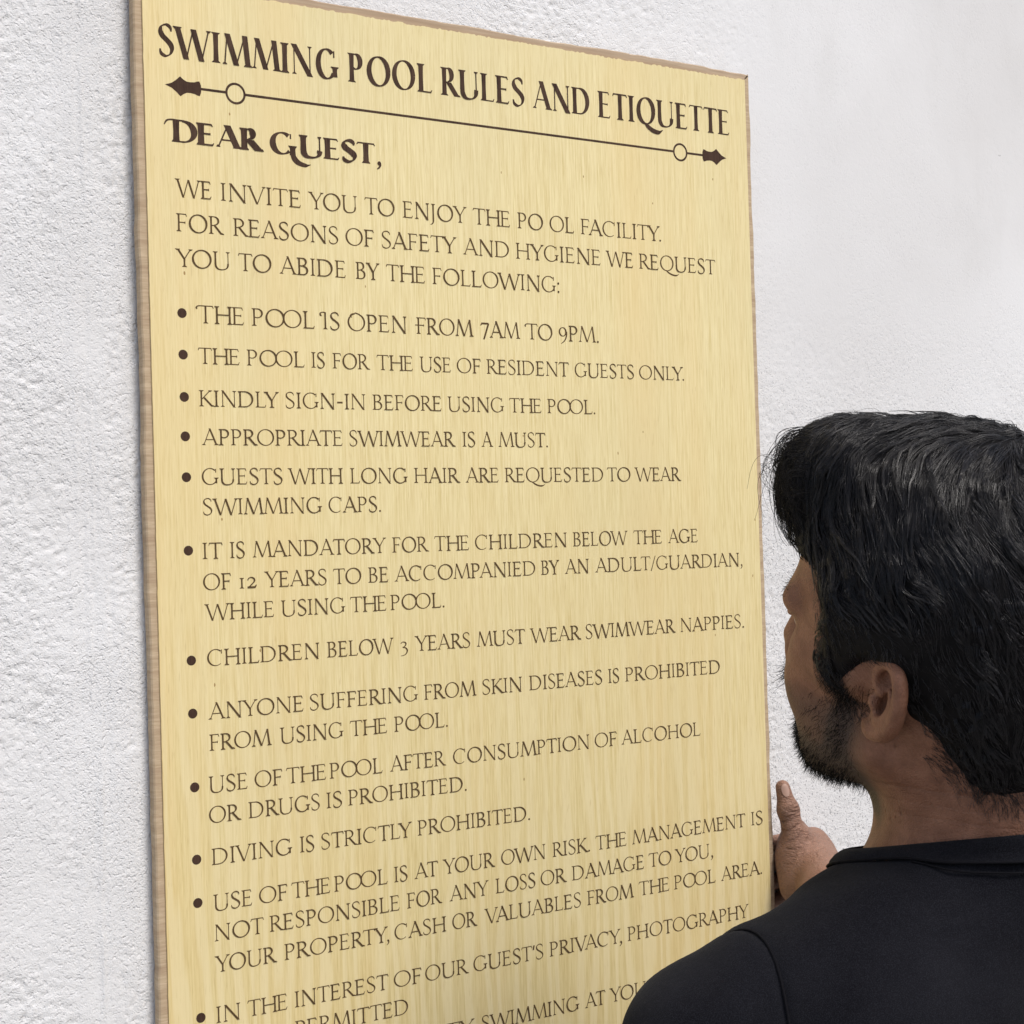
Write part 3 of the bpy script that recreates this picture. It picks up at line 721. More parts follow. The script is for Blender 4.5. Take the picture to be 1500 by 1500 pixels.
def px(u, v, y):
    """world point seen at photo pixel (u, v) of 1500 on the plane at distance y from the camera's wall-parallel plane"""
    d = RC @ np.array([u - 750, 2400.0, 750 - v]); return CAM + d * (y / d[1])

body = Sculpt()
body.frame(R_HEAD, O_HEAD)
# skull and face
body.e((-0.004, 0, 0.046), (0.100, 0.076, 0.088), 0.01)
body.e((0.034, 0, 0.048), (0.061, 0.062, 0.064), 0.02)
body.e((0.040, 0, -0.020), (0.055, 0.053, 0.070), 0.02)
body.e((0.036, 0, -0.056), (0.054, 0.049, 0.038), 0.02)
body.ball((0.083, 0, -0.078), 0.017, 0.02)
for s_ in (1, -1):
    body.cap((0.004, s_ * 0.052, -0.048), (0.060, s_ * 0.028, -0.076), 0.017, 0.015, 0.025)
    body.cap((0.069, s_ * 0.040, 0.002), (0.020, s_ * 0.060, 0.004), 0.014, 0.010, 0.02)
    body.cap((0.091, s_ * 0.008, 0.040), (0.082, s_ * 0.045, 0.038), 0.010, 0.0105, 0.012)
    body.e((0.077, s_ * 0.028, -0.026), (0.018, 0.017, 0.026), 0.02)
    body.e((0.100, s_ * 0.031, 0.020), (0.017, 0.017, 0.011), 0.008, '-')
    body.ball((0.0785, s_ * 0.031, 0.021), 0.0125, 0.002)
    body.cap((0.093, s_ * 0.022, 0.026), (0.089, s_ * 0.042, 0.025), 0.0030, 0.0028, 0.004)
    body.ball((0.099, s_ * 0.013, -0.014), 0.0088, 0.006)
    body.ball((0.102, s_ * 0.008, -0.022), 0.0036, 0.003, '-')
body.path([(0.092, 0, 0.034), (0.101, 0, 0.012), (0.1085, 0, -0.010)], [0.0075, 0.0085, 0.0108], 0.012)
body.e((0.094, 0, -0.030), (0.014, 0.026, 0.016), 0.014)
body.e((0.101, 0, -0.042), (0.0085, 0.022, 0.0055), 0.004)
body.e((0.099, 0, -0.053), (0.0090, 0.019, 0.0065), 0.004)
body.cap((0.108, -0.020, -0.0475), (0.108, 0.020, -0.0475), 0.0016, None, 0.003, '-')
# ears
def ear(sg):
    a = math.radians(27); sc = 0.87
    o = np.array([-0.003, sg * 0.0715, -0.002]); eb = np.array([-math.cos(a), sg * math.sin(a), 0.0]); eu = np.array([-0.14, 0, 0.99]); en = np.array([math.sin(a), sg * math.cos(a), 0.03])
    def q(p, u, n): return o + (eb * p + eu * u + en * n) * sc
    Rl = np.stack([eb, eu, en], 1)
    if np.linalg.det(Rl) < 0: Rl = Rl * np.array([1, 1, -1])
    body.e(q(0.012, 0.006, -0.0010), (0.0165, 0.026, 0.0042), 0.006, '+', Rl)
    body.e(q(0.008, -0.018, 0.0000), (0.0125, 0.012, 0.0040), 0.005, '+', Rl)
    body.e(q(0.009, -0.003, 0.006), (0.0095, 0.0110, 0.0135), 0.0025, '-', Rl)
    body.e(q(0.013, 0.019, 0.0062), (0.0105, 0.0105, 0.0085), 0.0025, '-', Rl)
    body.path([q(0.005, 0.005, 0.003), q(-0.001, 0.013, 0.006), q(-0.0005, 0.025, 0.0075), q(0.006, 0.0325, 0.007), q(0.015, 0.034, 0.006), q(0.024, 0.029, 0.0060), q(0.0295, 0.019, 0.0060), q(0.031, 0.006, 0.0055), q(0.0275, -0.007, 0.0045), q(0.021, -0.018, 0.0035), q(0.012, -0.026, 0.0025), q(0.002, -0.028, 0.002)],
              [0.0020, 0.0028, 0.0036, 0.0041, 0.0046, 0.0050, 0.0053, 0.0053, 0.0050, 0.0048, 0.0052, 0.0050], 0.0035, dense=4)
    body.path([q(0.0070, -0.0150, 0.004), q(0.0145, -0.0120, 0.0055), q(0.0200, -0.003, 0.0050), q(0.020, 0.007, 0.0040), q(0.014, 0.013, 0.003)], [0.0034, 0.0032, 0.0030, 0.0028, 0.0022], 0.004, dense=3)
    body.e(q(-0.002, -0.0275, 0.002), (0.0085, 0.0062, 0.0050), 0.004, '+', Rl)
    body.e(q(-0.0015, -0.003, 0.004), (0.0042, 0.0062, 0.0042), 0.004, '+', Rl)
    return q
earq = ear(1); ear(-1)
# neck
NB = R_HEAD.T @ (O_TORSO - O_HEAD)
nk = lambda p: R_HEAD.T @ (R_TORSO @ np.array(p) + O_TORSO - O_HEAD)
body.cap((-0.030, 0, -0.005), nk((-0.004, 0, -0.030)), 0.054, 0.058, 0.03)
body.cap((0.012, 0, -0.055), nk((0.034, 0, -0.030)), 0.030, 0.041, 0.015)
body.cap((-0.030, 0.045, -0.020), nk((0.038, 0.018, -0.035)), 0.014, 0.014, 0.02)
body.cap((-0.030, -0.045, -0.020), nk((0.038, -0.018, -0.035)), 0.014, 0.014, 0.02)
body.cap((-0.075, 0, 0.0), nk((-0.050, 0, -0.035)), 0.032, 0.036, 0.03)
# shoulders, chest, back (the shirt is grown from the same volumes)
def torso(S, grow=0.0):
    S.frame(R_TORSO, O_TORSO)
    g = grow
    S.e((0.012, 0, -0.205), (0.108 + g, 0.158 + g, 0.215 + g), 0.03)
    for s_ in (1, -1):
        S.e((-0.044, s_ * 0.078, -0.150), (0.060 + g, 0.088 + g, 0.120 + g), 0.04)
        dz = -0.020 if s_ > 0 else 0.006
        S.cap((-0.022, s_ * 0.025, -0.032), (-0.006, s_ * 0.150, -0.068 + dz), 0.043 + g, 0.046 + g, 0.035)
        S.cap((-0.052, s_ * 0.012, -0.034), (-0.030, s_ * 0.090, -0.076 + dz), 0.034 + g, 0.050 + g, 0.04)
    S.e((0.0, 0, -0.40), (0.098 + g, 0.142 + g, 0.20 + g), 0.05)
    S.e((-0.005, 0, -0.56), (0.105 + g, 0.158 + g, 0.10 + g), 0.05)
L_SH = np.array([0.012, 0.197, -0.124]); R_SH = np.array([0.010, -0.180, -0.075])
torso(body)
to_t = lambda p: R_TORSO.T @ (np.asarray(p) - O_TORSO)
L_HAND = np.array([0.770, 1.200, CAM_Z - 0.765]); R_WR = px(1218, 1318, 1.135)
L_SHw = R_TORSO @ L_SH + O_TORSO; R_SHw = R_TORSO @ R_SH + O_TORSO
def elbow(a, b, l1, l2, hint):
    d = b - a; D = np.linalg.norm(d); d = d / D; D = min(D, (l1 + l2) * 0.999)
    x = (l1 * l1 - l2 * l2 + D * D) / (2 * D); h_ = math.sqrt(max(0, l1 * l1 - x * x))
    n_ = hint - d * (hint @ d); n_ /= np.linalg.norm(n_); return a + d * x + n_ * h_
L_WR = L_HAND + np.array([0.05, -0.075, -0.02])
L_EL = elbow(L_SHw, L_WR, 0.29, 0.265, np.array([-0.5, -0.3, -0.6]))
R_EL = elbow(R_SHw, R_WR, 0.29, 0.265, np.array([0.5, -0.1, -0.9]))
def arm(S, sh, el, wr, grow=0.0, only_upper=False):
    S.frame(np.eye(3), np.zeros(3))
    g = grow
    S.cap(sh, sh + (el - sh) * 0.35, 0.054 + g, 0.050 + g, 0.035)
    S.cap(sh + (el - sh) * 0.3, el, 0.048 + g, 0.039 + g, 0.02)
    if not only_upper:
        S.cap(el, el + (wr - el) * 0.3, 0.040, 0.042, 0.015)
        S.cap(el + (wr - el) * 0.3, wr, 0.041, 0.026, 0.02)
arm(body, L_SHw, L_EL, L_WR); arm(body, R_SHw, R_EL, R_WR)
# right hand: thumb up along the edge of the sign, fingers behind it
body.frame(np.eye(3), np.zeros(3))
TY = 1.213
t_tip, t_ip, t_mcp, t_cmc = px(1146.5, 1153, TY), px(1154, 1186, TY - 0.003), px(1163, 1221, TY - 0.006), px(1183, 1285, TY - 0.020)
body.path([t_cmc, t_mcp, t_ip], [0.0160, 0.0120, 0.0093], 0.012)
body.cap(t_ip, t_tip, 0.0095, 0.0072, 0.004)
body.ball(t_ip + np.array([0.001, 0.0, 0]), 0.0099, 0.006)
body.ball(px(1170, 1226, TY), 0.0122, 0.012)
body.cap(px(1157, 1256, TY), px(1166, 1300, TY - 0.012), 0.0152, 0.0160, 0.014)       # thenar
kn = [px(1191, 1233, 1.236), px(1199, 1255, 1.240), px(1198, 1278, 1.240), px(1190, 1304, 1.238)]
for i, k_ in enumerate(kn):
    body.cap(R_WR + np.array([0.0, 0.004, 0.010 - 0.008 * i]), k_, 0.0155, 0.0125, 0.012)
    body.cap(px(1168, 1238, TY), k_, 0.012, 0.011, 0.012)
    L_ = [0.062, 0.070, 0.064, 0.050][i]; rr = [0.0082, 0.0085, 0.0082, 0.0072][i]
    yy = lambda x_: min(wall_y(x_) - rr - 0.001, BOARD_Y + LB + rr + 0.0030 + 0.002 * i)
    x0 = k_[0]; zk = k_[2]
    p1 = np.array([x0 - L_ * 0.50, yy(x0 - L_ * 0.5), zk + 0.004 - 0.002 * i]); p2 = np.array([x0 - L_ * 0.85, yy(x0 - L_ * 0.85), zk + 0.004 - 0.003 * i]); p3 = np.array([x0 - L_ * 1.12, yy(x0 - L_ * 1.12), zk + 0.003 - 0.004 * i])
    body.path([k_, p1], [0.0108, rr], 0.004); body.path([p1, p2, p3], [rr, rr * 0.93, rr * 0.80], 0.003)
body.cap(R_WR, px(1194, 1262, 1.222), 0.025, 0.0200, 0.02)
body.path([t_mcp + np.array([0.004, -0.006, 0.0]), px(1180, 1250, TY - 0.014), px(1196, 1290, TY - 0.03)], [0.0062, 0.0050, 0.0050], 0.006, dense=3)
body.path([px(1171, 1207, TY + 0.004), px(1169, 1216, TY + 0.002), px(1166, 1228, TY)], [0.0045, 0.0065, 0.008], 0.006)
# left hand: under the bottom edge of the sign
lh = L_HAND
body.cap(L_WR, lh + np.array([0.018, -0.030, -0.012]), 0.025, 0.018, 0.02)
for i in range(4):
    b0 = lh + np.array([0.036 - 0.019 * i, -0.012, -0.012]); rr = [0.0075, 0.0085, 0.0088, 0.0082][i]; L_ = [0.045, 0.060, 0.064, 0.058][i]
    body.cap(L_WR + np.array([0.012 - 0.009 * i, 0, 0]), b0, 0.015, 0.012, 0.012)
    pa = b0 + np.array([-0.004, L_ * 0.5, -0.001]); pb = b0 + np.array([-0.006, L_ * 0.85, 0.004]); pc = b0 + np.array([-0.007, L_ * 1.05, 0.010])
    body.path([b0, pa, pb, pc], [0.0108, rr, rr * 0.93, rr * 0.8], 0.003)
tb = lh + np.array([-0.030, -0.045, -0.006])
body.path([L_WR + np.array([-0.012, 0.01, 0.0]), tb, tb + np.array([-0.012, 0.020, 0.008]), tb + np.array([-0.012, 0.038, 0.022])], [0.016, 0.0115, 0.0098, 0.0075], 0.008)

HEAD_L = lambda P: (np.asarray(P) - O_HEAD) @ R_HEAD
SKIN_H = 0.0017
bv, bq = body.mesh(SKIN_H)
bv = relax(bv, bq, 2, 0.4)
person = empty('person', (float(O_TORSO[0]), float(O_TORSO[1]), 0.0))
tag(person, 'dark-haired bearded man in a black t-shirt holding the wooden sign upright, seen from behind', 'person')
def local(V): return V - np.array([O_TORSO[0], O_TORSO[1], 0.0])
sk = NT('brown_skin', 0.58, 0.38)
mott = sk.noise(sk.co, 55, 4, 0.6); mott2 = sk.noise(sk.co, 400, 2, 0.6)
scol = sk.mix(sk.ramp(mott, [(0.35, 0.0), (0.65, 1.0)]), (0.180, 0.078, 0.044), (0.275, 0.130, 0.078))
scol = sk.mix(sk.math('MULTIPLY', sk.ramp(mott2, [(0.45, 0.0), (0.7, 1.0)]), 0.35), scol, (0.16, 0.074, 0.045))
scol = sk.mix(sk.attr('lit_hand'), scol, (0.30, 0.170, 0.118))  # stronger light on the right hand, painted in as paler skin
scol = sk.mix(sk.attr('stubble'), scol, (0.040, 0.026, 0.021))
scol = sk.mix(sk.attr('lip'), scol, (0.25, 0.09, 0.075))
scol = sk.mix(sk.attr('eye'), scol, (0.70, 0.67, 0.63))
scol = sk.mix(sk.attr('iris'), scol, (0.03, 0.018, 0.012))
sk.color(scol)
sk.bump(sk.math('ADD', sk.math('ADD', sk.math('MULTIPLY', sk.math('ADD', sk.noise(sk.co, 1000, 2, 0.6), sk.math('MULTIPLY', sk.voronoi(sk.co, 650), 0.8)), 0.42), sk.math('MULTIPLY', sk.math('MULTIPLY', sk.ramp(sk.noise(sk.map((160, 260, 760), (0, 0, 0), (0.25, 0.3, 0)), 1, 3, 0.6, 0.4), [(0.36, 0.0), (0.56, 1.0)]), sk.attr('lit_hand')), 0.75)), sk.math('MULTIPLY', sk.attr('crease'), -1.6)), 0.9, 0.0013)
scol2 = sk.mix(sk.math('MULTIPLY', sk.attr('crease'), 0.40), scol, (0.09, 0.04, 0.025)); sk.color(scol2)
sk.b.inputs['Subsurface Weight'].default_value = 0.06
sk.b.inputs['Subsurface Radius'].default_value = (0.010, 0.004, 0.002); sk.b.inputs['Subsurface Scale'].default_value = 0.5
body_o = mesh_obj('body', local(bv), None, sk.m, person, smooth=True, quads=bq)
HL = HEAD_L(bv)
def sm(a, b, x): return smooth(a, b, x)
at = {}
x, y, z = HL.T
d_head = np.linalg.norm(HL, axis=1)
# beard shadow on jaw, chin, upper lip
jaw = sm(0.000, 0.020, x) * sm(-0.018, -0.040, z) * sm(-0.125, -0.10, z) * (1 - 0.7 * sm(0.010, -0.015, x)) 
jaw = jaw * (1 - sm(0.010, 0.045, np.abs(y) - 0.045) * sm(-0.06, -0.03, z))
lipz = (np.exp(-((z + 0.032) / 0.007) ** 2) * sm(0.03, 0.022, np.abs(y)) * sm(0.08, 0.09, x))
burn_ = np.exp(-((x - 0.034) / 0.012) ** 2) * sm(0.02, 0.0, z) * sm(-0.085, -0.06, z) * (np.abs(y) > 0.04)
under_ = sm(-0.052, -0.074, z) * sm(0.0, 0.02, x) * sm(-0.125, -0.108, z)
at['stubble'] = np.clip(0.55 * jaw + 0.8 * lipz + 0.75 * burn_ + 0.6 * under_, 0, 0.93) * (d_head < 0.17)
at['lip'] = np.exp(-((z + 0.0475) / 0.009) ** 4) * sm(0.024, 0.018, np.abs(y)) * sm(0.090, 0.098, x)
ey = np.min([np.linalg.norm(HL - np.array([0.0785, s_ * 0.031, 0.021]), axis=1) for s_ in (1, -1)], 0)
at['eye'] = ((ey < 0.0131) & (x > 0.082) & (np.abs(z - 0.019) < 0.005) & (np.abs(np.abs(y) - 0.031) < 0.009)).astype(float)
ir = np.min([np.linalg.norm(HL - np.array([0.091, s_ * 0.031, 0.021]), axis=1) for s_ in (1, -1)], 0)
at['iris'] = ((ir < 0.0058) & (at['eye'] > 0)).astype(float)
cr = np.zeros(len(bv))
def crease(p, n, w_, amp, along, rad):
    """a skin fold: plane through p with normal n, limited to radius rad"""
    global cr
    d = (bv - p) @ (n / np.linalg.norm(n)); r_ = np.linalg.norm(bv - p, axis=1)
    cr = cr + amp * np.exp(-(d / w_) ** 2) * sm(rad, rad * 0.6, r_)
ax_t = (t_ip - t_tip) / np.linalg.norm(t_ip - t_tip)
for k_, am, ti in ((-0.0052, 0.5, 0.2), (-0.0022, 0.9, 0.05), (0.0008, 1.0, -0.05), (0.0036, 0.9, 0.1), (0.0066, 0.5, -0.1)):
    crease(t_ip + ax_t * k_ + np.array([0, -0.006, 0]), ax_t + np.array([ti, 0, 0]), 0.0009, am, None, 0.0115)
for i in range(9):
    q_ = px(1150 + 7 * i, 1210 + 6.5 * i, TY - 0.012)
    crease(q_, np.array([0.55 + 0.04 * i, 0, -0.8 + 0.03 * i]), 0.0010, 0.9 - 0.06 * i, None, 0.013)
for i in range(14):
    q_ = px(1150 + 4.0 * i + 10 * math.sin(i * 2.1), 1236 + 5.5 * i, TY - 0.014)
    crease(q_, np.array([0.18 + 0.1 * math.sin(i), 0, -1.0]), 0.0009, 0.55 + 0.2 * math.sin(i * 1.7), None, 0.010)
for u_, v_ in ((1176, 1205), (1184, 1212), (1191, 1222)):
    crease(px(u_, v_, TY), np.array([-0.9, 0, -0.35]), 0.0012, 0.8, None, 0.010)
for v_, am in ((1163, 0.26), (1184, 0.18), (1203, 0.22)):
    d_ = RC @ np.array([1395 - 750, 2400.0, 750 - v_]); p_ = CAM + d_ * (1.075 / 2400)
    crease(p_, RC @ np.array([0.10 + 0.05 * math.sin(v_), 0.10, 1.0]), 0.0010, am, None, 0.085)
fr_ = np.array([math.sin(i * 12.9) for i in range(60)])
for i in range(28):                                   # pores and marks on cheek and neck
    q_ = np.array([0.075 - 0.09 * abs(fr_[i]), 0.055, -0.01 - 0.09 * abs(fr_[(i * 7 + 3) % 60])]); d_ = np.linalg.norm(HL - q_, axis=1); j_ = d_.argmin(); d_ = np.linalg.norm(bv - bv[j_], axis=1)
    cr = cr + (0.5 + 0.3 * fr_[(i * 3) % 60]) * np.exp(-(d_ / 0.0013) ** 2)
at['crease'] = cr
at['lit_hand'] = 0.85 * sm(0.13, 0.07, np.linalg.norm(bv - px(1170, 1225, TY), axis=1))
for k_, v_ in at.items():
    a_ = body_o.data.attributes.new(k_, 'FLOAT', 'POINT'); a_.data.foreach_set('value', np.ascontiguousarray(v_, np.float32))
# thumb nail
nl = NT('nail', 0.35, 0.4); nl.color((0.42, 0.27, 0.21))
def find_on(S, P, it=14, iso=0.0):
    for _ in range(it):
        P = P - S.grad(P) * (S.value(P) - iso)[:, None] * 0.8
    return P
# nail of the thumb, seen at a slant
def patch_mesh(name, centre, ux, uy, rx_, ry_, S, iso, mat, parent, n=9):
    v, f = [], []
    for j in range(n):
        for i in range(n):
            a, b = (i / (n - 1) * 2 - 1), (j / (n - 1) * 2 - 1)
            a2, b2 = a * math.sqrt(1 - b * b / 2), b * math.sqrt(1 - a * a / 2)
            v.append(centre + ux * a2 * rx_ + uy * b2 * ry_)
    v = find_on(S, np.array(v), 12, iso)
    for j in range(n - 1):
        for i in range(n - 1): k = j * n + i; f.append((k, k + 1, k + n + 1, k + n))
    return mesh_obj(name, local(v), f, mat, parent, smooth=True)
tdir = (t_tip - t_ip) / np.linalg.norm(t_tip - t_ip)
ncen = t_tip + np.array([-0.004, -0.009, 0.0]) - tdir * 0.001
tside = np.cross(tdir, np.array([0.45, 1.0, 0.0])); tside /= np.linalg.norm(tside)
patch_mesh('thumb_nail', ncen, tside, tdir, 0.0055, 0.0070, body, 0.0004, nl.m, person)

# ------------------------------------------------------------------ t-shirt
shirt = Sculpt()
torso(shirt, 0.0075)
shirt.frame(np.eye(3), np.zeros(3))
for sh, el in ((L_SHw, L_EL), (R_SHw, R_EL)):
    d = el - sh
    shirt.cap(sh, sh + d * 0.35, 0.061, 0.060, 0.030)
    shirt.cap(sh + d * 0.3, sh + d * 0.72, 0.061, 0.057, 0.02)
shirt.cap((-0.012, 0, 0.03), (-0.004, 0, -0.03), 0.064, 0.066, 0.012)
shirt.cap((-0.056, 0, 0.02), (-0.050, 0, -0.035), 0.041, 0.0445, 0.02)
shirt.cap((0.030, 0, -0.01), (0.034, 0, -0.03), 0.048, 0.049, 0.012)
shirt_full = shirt
PHI = np.linspace(0, 2 * math.pi, 240, endpoint=False)
def ztop(x): return 0.004 - 0.20 * x
RTOP = None
def ring_at(r, z): return np.stack([-0.018 + r * np.cos(PHI), r * np.sin(PHI), z], -1) @ R_TORSO.T + O_TORSO
def circ_smooth(r, n=9): return np.convolve(np.concatenate([r[-(n // 2):], r, r[:n // 2]]), np.ones(n) / n, 'valid')
def around(level, off):
    """points round the neck, level metres under the top edge of the collar, off metres clear of neck and shirt"""
    lv = level * (1 - 0.40 * np.sin(PHI) ** 2)
    lo = np.full(len(PHI), 0.035); hi = np.full(len(PHI), 0.150)
    surf = shirt_val if level > 0.0155 else (lambda P: np.minimum(body.value(P), shirt_full.value(P)))
    for _ in range(22):
        mid = (lo + hi) / 2
        out = surf(ring_at(mid, ztop(-0.018 + mid * np.cos(PHI)) - lv)) > off
        hi = np.where(out, mid, hi); lo = np.where(out, lo, mid)
    r = circ_smooth(hi)
    if RTOP is None: return r
    cap_ = RTOP + 0.0125 * min(1.0, level / 0.0185) + 0.001
    wide = r > cap_; r = np.where(wide, cap_, r)
    zt = ztop(-0.018 + r * np.cos(PHI)); zl = zt - lv; zh = zt + 0.02
    lo, hi = zl - 0.0, zh
    for _ in range(22):                                # where the shoulders run out level, sit on the cloth instead
        mid = (lo + hi) / 2; out = surf(ring_at(r, mid)) > off
        hi = np.where(out, mid, hi); lo = np.where(out, lo, mid)
    return ring_at(r, circ_smooth(np.where(wide, np.minimum(hi, zt - 0.3 * lv), zl), 15))
def shirt_val(P): return np.minimum(shirt_full.value(P), body.value(P) - 0.0055)
RTOP = around(0.0, 0.0030)
def neckline(P, F):
    t = (P - O_TORSO) @ R_TORSO
    cut = t[:, 2] - (0.004 - 0.20 * t[:, 0] - 0.0160 * (1 - 0.40 * t[:, 1] ** 2 / ((t[:, 0] + 0.018) ** 2 + t[:, 1] ** 2 + 1e-9)))
    r_ = np.hypot(t[:, 0] + 0.018, t[:, 1])
    k_ = (r_ < 0.17) & (t[:, 2] > -0.13) & (t[:, 2] < 0.03) & (np.abs(F) < 0.05)
    if k_.any(): F = F.copy(); F[k_] = np.minimum(F[k_], body.value(P[k_]) - 0.0055)
    rt = np.interp(np.arctan2(t[:, 1], t[:, 0] + 0.018) % (2 * math.pi), np.append(PHI, 2 * math.pi), np.append(RTOP, RTOP[0]))
    return np.maximum(F, np.minimum(rt + 0.0075 - r_, cut))
sv, sq = shirt.mesh(0.0034, neckline)
def largest(V, Q):
    lab = np.arange(len(V))
    while True:
        m_ = lab[Q].min(1); new = lab.copy()
        for c_ in range(4): np.minimum.at(new, Q[:, c_], m_)
        new = new[new]
        if (new == lab).all(): break
        lab = new
    top_ = np.bincount(lab).argmax(); Q = Q[lab[Q[:, 0]] == top_]
    u, inv = np.unique(Q, return_inverse=True)
    return V[u], inv.reshape(Q.shape)
sv, sq = largest(sv, sq)
sv = relax(sv, sq, 3, 0.5)
WV = [(RNG.normal(size=3), RNG.uniform(0, 6.28)) for _ in range(60)]
def n3(P, scale, seed, k=7):
    """soft 3-D noise of about +-1 with features of the given size"""
    q = np.zeros(len(P))
    for i in range(k):
        d, ph = WV[(seed * 7 + i) % 60]; d = d / np.linalg.norm(d)
        q += np.sin(P @ d * (2 * math.pi / scale) * (0.7 + 0.09 * ((i * 5 + seed) % 7)) + ph + seed)
    return q / math.sqrt(k)
def in_torso(P): return (P - O_TORSO) @ R_TORSO
tl = in_torso(sv)
G = shirt.grad(sv)
# drape: shallow folds running from the shoulder towards the armpit and down the back
fold = np.sin(2 * math.pi * ((tl[:, 1] * 0.8 + tl[:, 2] * 0.55) / 0.055 + 0.35 * n3(tl, 0.11, 2))) 
m_arm = smooth(0.10, 0.16, np.abs(tl[:, 1])) * smooth(-0.10, -0.16, tl[:, 2])
disp = 0.0060 * fold * m_arm + 0.0055 * n3(tl * np.array([1, 1, 0.6]), 0.12, 3) * smooth(-0.06, -0.14, tl[:, 2]) + 0.0011 * n3(tl, 0.05, 5)
pucker = np.sin(2 * math.pi * (tl[:, 1] * 0.4 + tl[:, 2] * 1.0 + tl[:, 0] * 0.5) / 0.016 + 2 * n3(tl, 0.06, 6)) * np.exp(-((tl[:, 1] - 0.062) / 0.022) ** 2) * smooth(-0.055, -0.03, tl[:, 2])
disp += 0.0007 * pucker * smooth(0.088, 0.10, np.hypot(tl[:, 0] + 0.016, tl[:, 1]))
# armhole seam: a sunk line with the sleeve fabric standing slightly proud of it
def arm_plane(P, sgn):
    t = in_torso(P)
    return (sgn * t[:, 1] - 0.168) - 0.10 * (t[:, 2] + 0.10) - 0.25 * np.clip(t[:, 0] + 0.02, -0.2, 0.2) ** 2 / 0.05
for sgn in (1, -1):
    a = arm_plane(sv, sgn)
    disp += -0.0010 * np.exp(-(a / 0.0030) ** 2) + 0.0012 * smooth(0.0, 0.007, a) * smooth(0.05, 0.02, a)
sv = sv + G * disp[:, None]
low_ = (tl[:, 2] < ztop(tl[:, 0]) - 0.030) & ((sv - R_SHw) @ (R_EL - R_SHw) < 0.6 * ((R_EL - R_SHw) @ (R_EL - R_SHw))) & ((sv - L_SHw) @ (L_EL - L_SHw) < 0.6 * ((L_EL - L_SHw) @ (L_EL - L_SHw)))
for _ in range(3):                                     # cloth never dips into the body
    gap = body.value(sv[low_]); sv[low_] += G[low_] * np.clip(0.0045 - gap, 0, 0.02)[:, None]
cl = NT('black_jersey', 0.95, 0.03)
lint = cl.ramp(cl.voronoi(cl.co, 120), [(0.030, 1.0), (0.050, 0.0)])
lintm = cl.ramp(cl.noise(cl.co, 38, 2, 0.5), [(0.62, 0.0), (0.68, 1.0)])
knit = cl.noise(cl.co, 1500, 2, 0.7); fade = cl.noise(cl.co, 14, 4, 0.6)
ccol = cl.mix(cl.ramp(fade, [(0.35, 0.0), (0.7, 1.0)]), (0.0045, 0.0046, 0.0064), (0.0100, 0.0102, 0.0130))
ccol = cl.mix(cl.math('MULTIPLY', cl.ramp(knit, [(0.45, 0.0), (0.7, 1.0)]), 0.6), ccol, (0.026, 0.027, 0.034))
ccol = cl.mix(cl.math('MULTIPLY', cl.math('MULTIPLY', lint, lintm), 0.5), ccol, (0.22, 0.22, 0.24))
cl.color(ccol)
cl.bump(cl.math('ADD', cl.math('MULTIPLY', knit, 0.5), cl.noise(cl.co, 160, 3, 0.6)), 0.45, 0.0010)
cl.b.inputs['Sheen Weight'].default_value = 0.035; cl.b.inputs['Sheen Roughness'].default_value = 0.5
shirt_o = mesh_obj('t_shirt', local(sv), None, cl.m, person, smooth=True, quads=sq)

# ribbed collar, its seam and the neck tape
rib = 0.00025 * np.sin(PHI * 120)
lev = [(0.0185, 0.0012), (0.0150, 0.0034), (0.0100, 0.0042), (0.0050, 0.0040), (0.0012, 0.0036), (0.0, 0.0026), (0.0008, 0.0014), (0.008, 0.0006)]
v = np.concatenate([around(a_, b_) for a_, b_ in lev])
nP, nK = len(PHI), len(lev)
f = [(k_ * nP + i, k_ * nP + (i + 1) % nP, (k_ + 1) * nP + (i + 1) % nP, (k_ + 1) * nP + i) for k_ in range(nK - 1) for i in range(nP)]
collar = mesh_obj('collar', local(v), f, cl.m, shirt_o, smooth=True)
def tube(pts, r, sides=6, closed=False):
    pts = np.asarray(pts); n = len(pts); v, f = [], []
    for i in range(n):
        a = pts[(i + 1) % n] if closed or i < n - 1 else pts[i]; b = pts[i - 1] if closed or i else pts[i]
        t = a - b; t /= np.linalg.norm(t) + 1e-12
        u = np.cross(t, [0.3, 0.2, 0.93]); u /= np.linalg.norm(u); w_ = np.cross(t, u)
        for s_ in range(sides):
            an = 2 * math.pi * s_ / sides; v.append(pts[i] + r * (u * math.cos(an) + w_ * math.sin(an)))
    m_ = n if closed else n - 1
    for i in range(m_):
        for s_ in range(sides): f.append((i * sides + s_, i * sides + (s_ + 1) % sides, ((i + 1) % n) * sides + (s_ + 1) % sides, ((i + 1) % n) * sides + s_))
    return v, f
seamm = NT('black_thread', 0.9, 0.1); seamm.color((0.006, 0.006, 0.008))
def seam(name, pts, r, closed=False):
    v, f = tube(pts, r, 5, closed); return mesh_obj(name, local(np.array(v)), f, seamm.m, shirt_o, smooth=True)
seam('collar_seam', around(0.0182, 0.0016), 0.0009, True)
tp = around(0.0255, 0.0008)[75:165]
seam('neck_tape_seam', tp, 0.0007)
for sgn in (1, -1):
    sh, el = (L_SHw, L_EL) if sgn > 0 else (R_SHw, R_EL)
    an = np.linspace(0, 2 * math.pi, 90, endpoint=False)
    c0 = np.array([0.0, sgn * 0.150, -0.135 if sgn > 0 else -0.105])
    P = np.stack([c0[0] + 0.085 * np.cos(an), c0[1] + 0 * an, c0[2] + 0.095 * np.sin(an)], -1) @ R_TORSO.T + O_TORSO
    for _ in range(30):
        P = find_on(shirt, P, 2, 0.0)
        P = P - sgn * np.outer(arm_plane(P, sgn), R_TORSO[:, 1]) * 0.7
    P = find_on(shirt, P, 1, -0.0004)
    seam('sleeve_seam', P, 0.0009, True)

